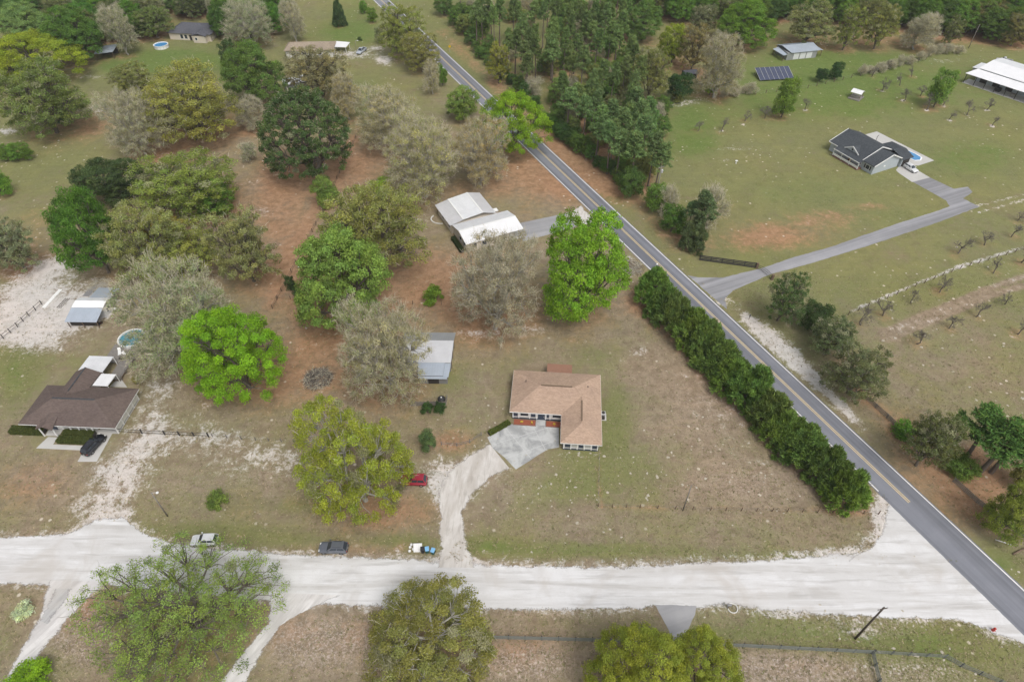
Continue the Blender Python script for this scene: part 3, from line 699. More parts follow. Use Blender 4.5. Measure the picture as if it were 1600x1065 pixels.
T((164,140,250,245), 'twiggy', 'grey', 'grey leafless tree left of the golden olive oak', clear=1, name='bare_tree')
T((-10,92,132,212), 'fine_l1', (.122,.145,.052), 'broad olive oak at the upper left edge', clear=1.2)
T((-25,38,124,128), 'clumpy', 'yellow', 'bright yellow-green oak at the upper left edge', clear=1.0)
T((-30,335,56,425), 'fine', 'sagey', 'grey-green spreading tree at the left edge beside white sand', clear=1)
T((-30,262,12,305), 'dense', 'mid', 'green treetop cut by the left edge of the photo', clear=.8)
for i,(b,l) in enumerate((((-8,225,14,252),'leftmost green shrub of the row near the left edge'),((10,224,32,252),'middle green shrub of the row near the left edge'),((28,222,50,250),'rightmost green shrub of the row near the left edge'))):
    T(b, 'dense_s%d'%i, 'mid', l, name='shrub', clear=.2, cat='shrub', group='shrubs near the left edge')
T((86,170,112,196), 'dense', 'dark', 'small dark bush under the broad olive oak', name='shrub', clear=.2, cat='shrub')
# centre back
T((340,66,442,165), 'dense', (.085,.140,.036), 'green tree left of the grey oak by the far tan house', clear=1.0)
T((342,62,372,112), 'dense', 'dark', 'narrow dark tree on the lawn below the far dark-roofed house', clear=1)
T((444,68,546,150), 'fine_m1', (.165,.155,.085), 'grey-olive live oak in front of the far tan house', clear=3)
T((512,116,568,186), 'twiggy', (.225,.185,.090), 'small tan-olive tree behind the dark evergreen oak', clear=.8)
T((556,138,662,238), 'twiggy', 'tan', 'tan leafless tree right of the small tan-olive tree', clear=1.2, name='bare_tree')
T((598,184,720,312), 'twiggy', (.215,.200,.095), 'large tan leafless oak behind the white metal-roofed house', clear=1.2, name='bare_tree')
T((700,186,796,292), 'twiggy', (.215,.195,.100), 'tan leafless oak between its larger twin and the vivid roadside tree', clear=1.2, name='bare_tree')
T((738,132,856,240), 'clumpy', 'vivid', 'vivid green oak hanging over the paved road', clear=1.2)
T((694,135,750,186), 'dense', 'fresh', 'light green tree left of the vivid roadside oak', clear=1)
T((590,6,668,88), 'fine', (.150,.160,.050), 'olive tree at the roadside near the top of the photo', clear=1.0)
T((625,50,690,112), 'fine', (.170,.165,.060), 'second olive tree at the roadside near the top', clear=.8)
T((658,92,690,146), 'twiggy', (.190,.165,.070), 'thin brownish tree beside the road above the light green tree', clear=1)
T((681,88,700,146), 'dense', 'mid', 'narrow green tree touching the road edge', clear=.8)
T((364,152,418,202), 'twiggy', 'grey', 'small grey leafless tree left of the dark evergreen oak', clear=.5, name='bare_tree')
T((372,222,404,252), 'twiggy', 'sagey', 'low grey bush in front of the golden olive oak', clear=.2, name='shrub', cat='shrub')
T((516,2,540,42), 'cedar', (.045,.070,.030), 'small dark conifer on the far lawn at top', name='conifer_tree', clear=.1)
T((560,2,575,20), 'dense', 'mid', 'small round tree on the far lawn left of the road', clear=.5)
T((572,12,590,34), 'dense', 'mid', 'small tree above the second on the far lawn left of the road', clear=.5)
T((558,57,566,64), 'shrub', 'dark', 'small dark round bush by the far sandy drive', name='shrub', clear=0, cat='shrub')
T((584,40,600,66), 'fine', 'sagey', 'grey-green tree where the far sandy drive meets the road', clear=.8)
# yard bushes
T((658,443,696,476), 'shrub0', (.120,.165,.028), 'round bright green shrub alone on the leaf-strewn lawn', name='shrub', clear=0, cat='shrub')
T((652,666,682,708), 'dense_s1', (.085,.115,.055), 'small grey-green tree between the yellow-green oak and the house', clear=.3)
T((320,766,358,794), 'shrub1', (.105,.145,.040), 'low green bush beside the lamp pole at left', name='shrub', clear=0, cat='shrub')
T((18,942,52,966), 'shrub2', (.31,.34,.27), 'silvery shrub on the grass left of the side track', name='shrub', clear=0, cat='shrub')
T((205,584,222,600), 'shrub0', 'olive', 'small olive shrub at the corner of the brown-roofed house patio', name='shrub', clear=0, cat='shrub')
T((442,428,462,456), 'shrub1', 'dark', 'left dark shrub at the fence corner below the olive oak', name='shrub', clear=0, cat='shrub')
T((456,446,474,464), 'shrub2', 'dark', 'right dark shrub at the fence corner below the olive oak', name='shrub', clear=0, cat='shrub')
T((656,626,678,648), 'shrub0', (.040,.070,.025), 'left of two dark shrubs against the low grey fence', name='shrub', clear=0, cat='shrub')
T((676,626,698,648), 'shrub1', (.040,.070,.025), 'right of two dark shrubs against the low grey fence', name='shrub', clear=0, cat='shrub')
T((0,1040,75,1090), 'dense_s0', 'vivid', 'vivid green bush cut by the bottom left corner', name='shrub', clear=.2, cat='shrub')
T((1395,655,1440,690), 'shrub', 'mid', 'bright green weed clump behind the roadside fence at right', name='shrub', clear=0, cat='shrub')

# the row of cedars along the paved road
a0 = Vector(W(1020,452,3.6)); a1 = Vector(W(1326,764,3.6)); NC = 13
names = ['first','second','third','fourth','fifth','sixth','seventh','eighth','ninth','tenth','eleventh','twelfth','thirteenth']
for i in range(NC):
    p = a0.lerp(a1, i/(NC-1)); p.x += trng.uniform(-.5,.5); p.y += trng.uniform(-.5,.5)
    put_tree('cedar_tree', 'cedar%d'%(i%3), p.x, p.y, trng.uniform(4.2,5.3), trng.uniform(7.2,9.2), 'cedar' if i % 3 else (.098,.150,.034),
             '%s dark green cedar of the roadside row, counted from the far end' % names[i], group='cedars in the roadside row')

# right side of the road
def S(b, col, l, key=None, **k): T(b, key or 'dense', col, l, **dict(dict(name='shrub', clear=.1, cat='shrub'), **k))
S((1194,424,1262,508), (.070,.098,.042), 'large dark evergreen shrub right of the driveway gate', 'fine_m0')
S((1248,470,1302,522), (.045,.075,.028), 'very dark round shrub between two grey-green roadside shrubs', 'dense_s0')
S((1262,490,1340,565), (.095,.110,.060), 'grey-green feathery shrub along the roadside fence', 'fine_m1')
S((1290,535,1392,632), (.098,.112,.055), 'largest grey-green roadside shrub above the wire fence', 'fine_m2')
S((1415,638,1502,742), (.090,.112,.050), 'grey-green evergreen shrub left of the leaning pines', 'fine_m1')
S((1470,700,1530,752), (.090,.140,.035), 'bright low shrub at the foot of the leaning pines', 'dense_s2')
S((1545,752,1625,845), (.130,.150,.040), 'yellow-green shrub at the right edge by the wire fence', 'dense_m0')
S((1590,700,1640,780), 'olive', 'olive shrub cut by the right edge', 'dense_s1')
pine_l = ['left pine of the leaning trio at the right edge','middle pine of the leaning trio at the right edge','right pine of the leaning trio at the right edge']
for i,(bx,by,r,h) in enumerate(((1508,715,5.0,12),(1527,742,5.6,14),(1548,738,5.2,13.5))):
    x,y = W(bx,by); put_tree('pine_tree','pine%d'%(1+i%2),x,y,r,h,(.060,.110,.030),pine_l[i],group='leaning pines at the right edge')
x,y = W(1092,384); put_tree('pine_tree','pine1',x,y,4.0,15,(.065,.095,.045),'tall pine with dark trunk at the tip of the roadside wood')
x,y = W(1072,372); put_tree('pine_tree','pine0',x,y,2.6,11,(.075,.105,.050),'shorter pine just left of the tall pine at the wood tip')
S((1060,338,1108,392), (.085,.100,.045), 'grey-green shrub at the foot of the tall roadside pine', 'cedar1')
S((1085,290,1140,360), 'grey', 'thin grey brush behind the tall roadside pine', 'twiggy_s0')
S((1030,318,1075,365), (.070,.120,.030), 'green shrub along the verge left of the tall pine', 'dense_s1')
S((1005,285,1045,332), (.105,.165,.040), 'light green shrub on the verge below the wooden utility pole', 'dense_s2')
S((1025,290,1060,340), 'grey', 'grey brush between verge shrubs', 'twiggy_s1')
S((965,262,1012,310), (.060,.105,.030), 'dark green verge shrub at the wood edge', 'dense_s0')
# middle wood, big crowns one can tell apart
T((1030,36,1078,98), 'dense', (.165,.185,.035), 'yellow-green tree in the middle of the wood', clear=1.0)
T((1060,40,1112,110), 'fine', (.150,.130,.055), 'brownish tree behind the yellow-green one in the wood', clear=1.0)
T((1086,52,1166,152), 'twiggy', (.185,.165,.100), 'grey-brown leafless tree beside the double lamp pole', clear=1, name='bare_tree')
T((986,74,1048,155), 'fine', (.130,.135,.055), 'olive tree left of the sandy patch in the wood', clear=1.0)
S((1040,112,1082,158), (.035,.060,.025), 'dark evergreen shrub above the sandy patch', 'dense_s0')
S((1050,140,1068,162), 'olive', 'small olive bush standing on the sandy patch', 'shrub1')
S((1101,117,1122,150), 'vivid', 'vivid green bush beside the double lamp pole', 'dense_s1')
T((972,4,1040,62), 'dense', (.085,.140,.040), 'green oak at the top of the wood', clear=1.0)
T((1118,0,1212,72), 'dense', (.090,.150,.030), 'broad green oak at the upper end of the wood', clear=.8)
T((1075,5,1126,56), 'fine', (.115,.120,.070), 'hazy grey-green tree behind the wood', clear=1.0)
T((815,120,850,150), 'twiggy', 'grey', 'pale grey brush at the wood edge near the road', clear=.3, name='shrub', cat='shrub')
T((892,118,910,145), 'dense', 'gold', 'golden bush inside the roadside wood', clear=1, name='shrub', cat='shrub')
T((758,68,800,128), 'fine', (.165,.165,.035), 'yellowish tree at the wood edge above the vivid oak', clear=1)
T((1224,2,1304,70), 'fine_m0', (.155,.155,.065), 'round olive oak behind the long metal shed', clear=1.0)
T((1306,10,1350,76), 'fine', (.130,.150,.045), 'olive tree right of the round olive oak', clear=1)
T((1350,8,1406,75), 'fine', (.145,.155,.050), 'pale olive tree at the edge of the upper right wood', clear=1)
T((1410,18,1470,76), 'twiggy', 'grey', 'grey leafless tree in the upper right wood', clear=1, name='bare_tree')
T((1476,26,1506,70), 'fine', (.110,.120,.045), 'narrow green tree by the upper right pole', clear=1)
T((1210,122,1250,182), 'dense', (.105,.155,.035), 'single green tree on the lawn left of the grey house', clear=.8)
T((1454,108,1492,164), 'dense', (.110,.165,.045), 'single green tree among the bare orchard trees', clear=1.2)
S((1273,106,1294,128), (.030,.060,.025), 'smaller of two round dark shrubs by the far fence', 'dense_s0')
S((1296,97,1320,124), (.030,.060,.025), 'larger of two round dark shrubs by the far fence', 'dense_s1')

# bare orchard trees: row by row
orch = [(1258,172),(1378,142),(1406,134),(1411,158),(1438,150),(1448,172),(1474,165),(1483,187),(1511,180),(1542,172),(1550,197),(1164,190),(1127,205),(1090,205),(1195,185),(1362,120),(1384,110),(1424,120),
        (1497,396),(1538,383),(1580,370),(1468,457),(1552,427),(1424,474),(1379,493),(1525,495),(1570,475),(1596,410),(1432,537),(1483,513),(1590,522),(1590,345),(1310,560),(1345,508)]
for i,(px,py) in enumerate(orch):
    x,y = W(px,py); near = py > 330; s = trng.uniform(.8,1.15)
    if (px,py) in ((1448,172),): s = 1.45
    grp = 'bare orchard trees by the lower fence' if near else 'bare young trees on the lawn behind the grey house'
    lab = ('small leafless orchard tree below the asphalt drive' if near else 'small leafless tree around the grey house')
    if near: lab += ', %s' % ('left of the sandy wheel track' if px < 1440 and py > 440 else ('above the fence line' if py < 40+ (1600-px)*.40+386-40 else 'between fence line and wheel tracks'))
    else: lab += ', %s' % ('left of the single green tree' if px < 1200 else ('near the gazebo' if px < 1420 else 'toward the large white building'))
    if s == 1.45: lab = 'largest leafless tree behind the grey house'
    put_tree('bare_tree','bare%d'%(i%5),x,y,2.6*s,5.6*s,'grey',lab,group=grp)

# ---------------------------------------------------------------- woods: every tree its own object
def inside(poly, x, y):
    c = False; j = len(poly)-1
    for i in range(len(poly)):
        xi, yi = poly[i]; xj, yj = poly[j]
        if (yi > y) != (yj > y) and x < (xj-xi)*(y-yi)/(yj-yi)+xi: c = not c
        j = i
    return c
def zone_road(x, y):
    v = Vector((x, y))-RC; s = v.dot(RDIR); o = v.dot(RN)
    return 'at the %s of the roadside wood, %s' % ('far end' if s < -95 else ('middle' if s < -35 else 'near end'), 'next to the verge' if o < 14 else ('in its heart' if o < 30 else 'on its field side'))
def zone_top(x, y):
    f = x/(y if y > 1 else 1)
    return 'in the upper right wood %s, %s' % ('above the roadside wood' if f < .40 else ('behind the long metal shed' if f < .52 else ('above the bare orchard' if f < .66 else 'behind the large white building')), 'front row' if y < 285 else ('second row' if y < 308 else 'back row'))
def zone_left(x, y):
    return 'in the upper left wood %s, %s' % ('near the left edge' if x < -185 else ('above the open shed' if x < -150 else ('behind the dark-roofed house' if x < -112 else 'right of the dark-roofed house')), 'front row' if y < 280 else ('second row' if y < 305 else 'back row'))
def fill(px, n, sep, kinds, seed, extra=(), zone=zone_road):
    poly = [W(*p) for p in px]; rg = random.Random(seed); xs = [p[0] for p in poly]; ys = [p[1] for p in poly]; got = []
    for _ in range(n*40):
        if len(got) >= n: break
        x = rg.uniform(min(xs), max(xs)); y = rg.uniform(min(ys), max(ys))
        if not inside(poly, x, y): continue
        dz = y*cT + HC*sT; ppx = 800 + F*x/dz; ppy = 532.5 + F*(HC*cT - y*sT)/dz
        if ppy < 3 or ppx < -45 or ppx > 1645: continue            # nothing of it in view
        if any((x-a)**2+(y-b)**2 < sep*sep for a, b in got): continue
        if any((x-a)**2+(y-b)**2 < c*c for a, b, c in extra): continue
        got.append((x, y)); k = rg.choices(kinds, [q[0] for q in kinds])[0]
        _, key, cols, (r0, r1), (h0, h1), name, lab, grp = k
        if key.endswith('*'): key = key[:-1] + str(rg.randrange(3))
        h = rg.uniform(h0, h1); f = (h-h0)/(h1-h0); size = 'low' if f < .34 else ('middling' if f < .67 else 'tall')
        put_tree(name, key, x, y, rg.uniform(r0, r1), h, rg.choice(cols), '%s %s %s' % (size, lab, zone(x, y)), group=grp)
PG = [(.090,.128,.046),(.102,.142,.052),(.078,.112,.042)]
OG = [(.095,.150,.042),(.115,.165,.046),(.135,.150,.055),(.080,.130,.038)]
G1 = 'trees of the wood right of the paved road'
woodR = [(10,'pine*',PG,(2.6,3.8),(14,19),'pine_tree','thin pine',G1),
         (5,'dense_m*',OG,(3.0,4.6),(5.5,8.5),'oak_tree','leafy green tree',G1),
         (3,'twiggy_m*',['grey','tan'],(2.8,4.2),(6,9),'bare_tree','grey leafless tree',G1)]
fill([(690,20),(720,58),(790,118),(850,178),(905,236),(960,272),(1000,292),(1020,262),(1010,215),(1030,180),(1000,158),(985,120),(960,70),(900,50),(850,110),(800,100),(760,20),(740,4)], 110, 2.9, woodR, 11)
fill([(795,95),(960,95),(975,60),(960,8),(800,8)], 50, 4.2, woodR, 12)
woodN = [(5,'dense_m*',OG,(2.6,4.0),(4.5,7),'oak_tree','full leafy tree',G1), (2,'fine_m*',[(.130,.135,.060)],(2.6,3.8),(4.5,7),'oak_tree','olive tree',G1), (1,'twiggy_s*',['grey'],(2.2,3.2),(4,6),'bare_tree','grey leafless tree',G1)]
fill([(862,196),(905,240),(960,276),(1000,300),(1032,318),(1040,300),(1020,255),(1034,215),(1036,178),(1000,158),(930,150),(880,160)], 34, 3.4, woodN, 16)
for i,(px,py,h) in enumerate(((948,272,16),(962,284,15),(985,292,17),(1000,272,18),(1012,292,17),(972,258,17),(994,250,18),(930,254,15),(1022,302,15),(910,232,16),(925,222,17),(955,236,16),(885,212,15),(1008,236,17),(985,225,18))):
    x,y = W(px,py); put_tree('pine_tree','pine%d'%(i%3),x,y,trng.uniform(3.2,4.4),h,trng.choice([(.085,.130,.052),(.095,.140,.056)]),'%s tall pine with a visible trunk at the near end of the roadside wood' % (names+['fourteenth','fifteenth'])[i],group=G1)
edge = [(1,'dense_s*',[(.055,.095,.030),(.075,.125,.034)],(2.0,3.0),(3.2,5.0),'shrub','dense green shrub on the road-side edge of the wood','shrubs on the wood edge')]
for (a, b), n in ((((850,196),(990,298)),13),(((740,78),(840,172)),9)):
    A = Vector(W(*a)); B = Vector(W(*b))
    for i in range(n):
        p = A.lerp(B, (i+.5)/n); put_tree('shrub','dense_s%d'%(i%3),p.x+trng.uniform(-.8,.8),p.y+trng.uniform(-.8,.8),trng.uniform(2.0,3.2),trng.uniform(3.2,5.5),trng.choice(edge[0][2]),'%s dense green shrub along the %s verge edge of the wood' % (names[i] if i < 13 else 'last', 'near' if n == 13 else 'far'),'shrub',edge[0][7])
G2 = 'trees of the upper right wood'
woodT = [(5,'dense_l*',[(.070,.115,.030),(.090,.140,.034),(.060,.095,.032)],(5.5,8.0),(9,13),'oak_tree','leafy oak',G2),
         (3,'fine_l*',[(.120,.120,.050),(.100,.105,.045)],(5.5,8.0),(9,13),'oak_tree','olive oak',G2),
         (1,'pine*',PG,(3,4),(15,19),'pine_tree','pine',G2)]
fill([(1150,10),(1200,-6),(1660,-6),(1700,74),(1600,80),(1530,62),(1470,52),(1400,44),(1330,40),(1290,34),(1225,36),(1160,40)], 115, 4.3, woodT, 13, zone=zone_top)
fill([(960,-6),(1220,-6),(1210,30),(1120,34),(1060,34),(980,14)], 36, 4.6, woodT, 14, zone=zone_top)
G3 = 'trees of the upper left wood'
woodL = [(5,'dense_l*',[(.070,.130,.028),(.085,.150,.032),(.060,.105,.030),(.120,.165,.070)],(5.5,8.5),(9,14),'oak_tree','leafy oak',G3),
         (3,'fine_l*',[(.115,.120,.055),(.095,.110,.050)],(5.5,8.0),(9,13),'oak_tree','olive oak',G3),
         (1,'twiggy_l*',['grey','sagey'],(5,7),(9,12),'bare_tree','grey leafless tree',G3)]
fill([(-60,60),(-60,-6),(470,-6),(440,10),(440,50),(352,62),(350,40),(330,30),(262,30),(240,50),(216,62),(150,66),(146,80),(128,82),(100,46),(20,42),(-20,46)], 105, 4.2, woodL, 15, zone=zone_left)
for b,k,col,l in (((0,2,80,66),'dense','pale','pale green oak in the upper left corner'),((70,8,160,92),'dense',(.072,.130,.028),'deep green oak above the open metal shed'),((158,10,210,82),'twiggy','sagey','grey-green tree above the open metal shed'),
                ((208,8,268,56),'fine',(.105,.130,.045),'olive green tree left of the far dark-roofed house'),((346,0,428,72),'twiggy',(.150,.185,.105),'pale sage tree right of the far dark-roofed house'),((436,0,476,62),'twiggy','grey','grey leafless tree above the far tan house')):
    T(b,k,col,l,clear=1.5,name='bare_tree' if k=='twiggy' else 'oak_tree')

# ---------------------------------------------------------------- buildings
def shingle(name, a, b, sc=1.0, rot=0.0):
    t = NT(name)
    br = t.n.new('ShaderNodeTexBrick'); t.l.new(t.mapping(scale=(1,1.25,1), rot=(0,0,rot)), br.inputs['Vector'])
    br.inputs['Scale'].default_value = 2.6*sc; br.inputs['Color1'].default_value = (*a,1); br.inputs['Color2'].default_value = (*b,1)
    br.inputs['Mortar'].default_value = tuple(x*.6 for x in a) + (1,); br.inputs['Mortar Size'].default_value = .035; br.inputs['Brick Width'].default_value = .9; br.inputs['Row Height'].default_value = .40
    n = t.noise(1.3, 4, .65); n2 = t.noise(.25, 3)
    n3 = t.noise(1.0, 4, .7, vec=t.mapping(scale=(1.2,3.4,1)))
    c = t.mix(t.math('MULTIPLY', t.rng(n, .35, .7), .5), br.outputs[0], tuple((x+y)/2*1.12 for x, y in zip(a, b)))
    c = t.mix(t.math('MULTIPLY', t.rng(n3, .48, .62), .55), c, tuple(x*.80 for x in a))
    c = t.mix(t.rng(n2, .35, .7), c, t.mix(1.0, c, (.88,.88,.90), 'MULTIPLY')); t.bump(br.outputs['Fac'], .3, .02)
    return t.done(c, .9, 0, .15)
def sheetmetal(name, col, rough=.42, metal=.35, var=.16):
    t = NT(name); n = t.noise(.5, 4, .6); n2 = t.noise(3.5, 4, .7, vec=t.mapping(scale=(.3,1,1)))
    c = t.mix(n, tuple(x*(1-var) for x in col), tuple(min(1,x*(1+var)) for x in col))
    c = t.mix(t.math('MULTIPLY', t.rng(n2, .55, .85), .35), c, tuple(x*.62 for x in col))
    return t.done(c, rough, metal, .5)
M['sh_tan'] = shingle('tan_shingles', (.385,.270,.198), (.505,.368,.278))
M['sh_brown'] = shingle('brown_shingles', (.125,.095,.083), (.165,.128,.115))
M['sh_grey'] = shingle('charcoal_shingles', (.058,.066,.074), (.088,.097,.106))
M['sh_slate'] = shingle('slate_blue_shingles', (.090,.092,.108), (.125,.128,.145))
M['sh_rust'] = plain('rust_brown_roofing', (.27,.145,.10), .85, .15, 1.5)
M['sh_taupe'] = shingle('taupe_shingles', (.30,.245,.185), (.38,.31,.24))
M['mt_white'] = sheetmetal('white_roof_metal', (.80,.80,.81), .35, .15, .10)
M['mt_silver'] = sheetmetal('silver_roof_metal', (.62,.62,.64), .38, .3)
M['mt_blue'] = sheetmetal('blue_grey_roof_metal', (.44,.49,.56), .38, .3)
M['mt_pale'] = sheetmetal('pale_roof_metal', (.70,.71,.73), .4, .15)
M['mt_grey'] = sheetmetal('weathered_grey_metal', (.33,.34,.35), .5, .3)
M['mt_rust'] = sheetmetal('darker_weathered_metal', (.24,.235,.24), .6, .2)
M['white'] = plain('white_paint', (.76,.76,.75), .6, .06, 1)
M['navy'] = plain('navy_paint', (.045,.058,.085), .5, .15, 2)
M['glass'] = NT('window_glass').done((.03,.04,.055), .08, 0, .6)
M['curtain'] = plain('pale_blinds_behind_glass', (.42,.42,.41), .3, .12, 5)
M['wall_white'] = plain('off_white_wall', (.62,.61,.58), .8, .08, .8)
M['wall_cream'] = plain('cream_wall', (.58,.52,.44), .8, .08, .8)
M['wall_blue'] = plain('pale_blue_siding', (.40,.44,.47), .75, .08, .8)
M['wall_grey'] = plain('grey_siding', (.34,.35,.35), .8, .12, 1)
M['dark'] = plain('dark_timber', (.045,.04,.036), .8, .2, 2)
M['wood_grey'] = plain('weathered_grey_wood', (.21,.195,.18), .9, .28, 2.2)
M['wood_brown'] = plain('brown_timber', (.16,.115,.08), .9, .25, 2)
M['mulch'] = plain('red_mulch', (.27,.085,.05), .95, .3, 6, bump=.6)
M['brick'] = plain('brick_base', (.22,.12,.09), .9, .25, 4)
M['trim'] = plain('grey_trim', (.50,.50,.50), .7, .1, 1)

def obox(mb, cx, cy, nx, ny, hw, hd, z0, z1):
    t = (-ny, nx); P = [(cx+t[0]*a*hw+nx*d*hd, cy+t[1]*a*hw+ny*d*hd) for a, d in ((1,-1),(-1,-1),(-1,1),(1,1))]
    ar = sum(P[i][0]*P[(i+1)%4][1]-P[(i+1)%4][0]*P[i][1] for i in range(4))
    if ar < 0: P.reverse()
    return mb.prism(P, z0, z1)
def window(parent, cx, cy, nx, ny, w, z0, z1, frame='white', pane='glass', name='window'):
    """frame of four bars set on the wall face, with the pane (a sub-part) inside"""
    m = MB(); t = (-ny, nx); e = .09
    for s in (-1, 1): obox(m, cx+t[0]*s*(w/2+e/2), cy+t[1]*s*(w/2+e/2), nx, ny, e/2, .055, z0-e, z1+e)
    for a, b in ((z0-e, z0), (z1, z1+e)): obox(m, cx, cy, nx, ny, w/2-.001, .05, a, b)
    o = m.build(name, M[frame], parent)
    p = MB(); obox(p, cx, cy, nx, ny, w/2-.004, .02, z0+.004, z1-.004); p.build('pane', M[pane], o)
    return o
def panel(parent, cx, cy, nx, ny, w, z0, z1, mat, name, d=.05):
    m = MB(); obox(m, cx, cy, nx, ny, w/2, d, z0, z1); return m.build(name, M[mat], parent)
def ribbed(mb, a, b, c, d, t=.06, pitch=.6, w=.05, h=.05):
    a, b, c, d = map(Vector, (a, b, c, d)); mb.slab([a, b, c, d], t)
    n = max(1, round((b-a).length/pitch))
    for i in range(n+1):
        s = (i+.02)/(n+.04); p = a.lerp(b, s); q = d.lerp(c, s); up = Vector((0,0,h*.45)); mb.bar(p+up, q+up, w, h)
    return mb
def roof_planes(parent, polys, mat, t=.16, name='roof'):
    m = MB()
    for P in polys: m.slab(P, t)
    return m.build(name, M[mat], parent)
def fascia(parent, pts, mat='white', h=.22, z=0.0):
    m = MB()
    for i in range(len(pts)):
        a = Vector(pts[i]); b = Vector(pts[(i+1) % len(pts)]); m.bar(a+Vector((0,0,-.13+z)), b+Vector((0,0,-.13+z)), .07, h)
    return m.build('fascia', M[mat], parent)

# ---- tan-roofed L-shaped house in the middle
hs = thing('house', 'L-shaped house with a tan shingle hip roof and navy trim at photo centre', 'house', (.4, 90.6, 0), R(-4.5))
zz = lambda d: 2.72 + .36*d
E5 = zz(5.45); E3 = zz(3.8); Z0 = 2.72
rf = roof_planes(hs, [[(0,0,Z0),(5.45,-5.45,E5),(12.05,-5.45,E5),(17.5,0,Z0)], [(0,-10.9,Z0),(5.45,-5.45,E5),(0,0,Z0)],
    [(0,-10.9,Z0),(9.9,-10.9,Z0),(13.7,-7.1,E3),(12.05,-5.45,E5),(5.45,-5.45,E5)],
    [(17.5,0,Z0),(12.05,-5.45,E5),(13.7,-7.1,E3),(13.7,-13.7,E3),(17.5,-17.5,Z0)],
    [(9.9,-10.9,Z0),(9.9,-17.5,Z0),(13.7,-13.7,E3),(13.7,-7.1,E3)], [(9.9,-17.5,Z0),(17.5,-17.5,Z0),(13.7,-13.7,E3)]], 'sh_tan')
MB().bar((5.7,-5.45,E5+.05),(11.8,-5.45,E5+.05),.30,.09).build('ridge_vent', M['wood_brown'], rf)
MB().bar((13.7,-8.2,E3+.05),(13.7,-13.2,E3+.05),.30,.09).build('ridge_vent', M['wood_brown'], rf)
for p in ((2.7,-4.2,4.35),(14.9,-4.3,3.75)): MB().lathe([(.09,p[2]-.3),(.09,p[2]+.18)], 8, p[0], p[1]).build('vent_pipe', M['dark'], rf)
fascia(hs, [(0,0,Z0),(17.5,0,Z0),(17.5,-17.5,Z0),(9.9,-17.5,Z0),(9.9,-10.9,Z0),(0,-10.9,Z0)], 'white', .18)
MB().prism([(.5,-10.3),(10.45,-10.3),(10.45,-16.9),(16.95,-16.9),(16.95,-.5),(.5,-.5)], -.05, 2.6).build('wall', M['wall_white'], hs)
MB().prism([(.46,-10.34),(10.41,-10.34),(10.41,-16.94),(16.99,-16.94),(16.99,-.46),(.46,-.46)], -.05, .42).build('base_course', M['navy'], hs)
for x, w in ((11.3,1.0),(13.75,.85),(16.2,1.0)): panel(hs, x, -16.9, 0, -1, w, .75, 2.25, 'navy', 'shutter', .06)
for x in (12.5,15.0): window(hs, x, -16.9, 0, -1, 1.05, .8, 2.2, 'white', 'curtain')
for x in (10.6,11.9,13.1,14.4,15.7,16.85): panel(hs, x, -16.93, 0, -1, .20, .35, 2.58, 'white', 'trim_post', .09)
for x, w in ((1.1,.85),(4.5,.85),(7.35,.45)): panel(hs, x, -10.3, 0, -1, w, .8, 2.25, 'navy', 'shutter', .06)
window(hs, 2.8, -10.3, 0, -1, 1.5, 1.0, 2.15); window(hs, 9.05, -10.3, 0, -1, 1.6, 1.0, 2.15)
for x in (.62,1.75,3.85,5.2,6.95,7.8,10.2): panel(hs, x, -10.33, 0, -1, .18, .35, 2.58, 'white', 'trim_post', .09)
dr = panel(hs, 6.1, -10.3, 0, -1, 1.3, .05, 2.2, 'navy', 'door', .05); MB().lathe([(.05,1.0),(.05,1.08)], 8, 6.55, -10.42).build('handle', M['trim'], dr)
panel(hs, 6.1, -11.0, 0, -1, 1.7, 0.0, .10, 'concrete_grey', 'doorstep', .7)
for p, n in (((17.02,-5.0),(1,0)),((17.02,-12.5),(1,0)),((.44,-4.0),(-1,0)),((.44,-7.6),(-1,0))): window(hs, p[0]-n[0]*.04, p[1], n[0], n[1], 1.2, 1.0, 2.1)
lt = MB().slab([(6.7,-.15,2.35),(11.8,-.15,2.35),(11.8,3.0,2.0),(6.7,3.0,2.0)], .12).build('porch_roof', M['sh_rust'], hs)
for x in (6.9,9.2,11.6): MB().box(x-.07,x+.07,2.75,2.89,0,1.93).build('post', M['dark'], hs)
part('porch_floor', M['concrete'], hs, 6.8,11.7,-.44,2.95,0,.08)
# planting beds, their plants and the things beside the house
def bed(label, x0, x1, y0, y1):
    b = thing('planting_bed', label, 'flower bed', hs.matrix_basis @ Vector(((x0+x1)/2, (y0+y1)/2, 0)), R(-4.5))
    w, d = (x1-x0)/2, (y1-y0)/2
    MB().box(-w+.1,w-.1,-d+.1,d-.1,0,.13).build('mulch', M['mulch'], b); m = MB()
    for s in (-1,1): m.box(-w,w,s*d-.05*s,s*d-.15*s,0,.18); m.box(s*w-.05*s,s*w-.15*s,-d+.16,d-.16,0,.18)
    m.build('edging', M['brick'], b); return b
hs.matrix_basis = Matrix.Translation((.4,90.6,0)) @ Matrix.Rotation(R(-4.5), 4, 'Z')
bed('red mulch bed under the left front windows of the tan-roofed house', .75, 5.15, -12.0, -10.5)
bed('red mulch bed right of the tan-roofed house door', 7.0, 10.2, -12.0, -10.5)
M['plant_yellow'] = plain('yellow_leaves', (.62,.46,.05), .7, .25, 8)
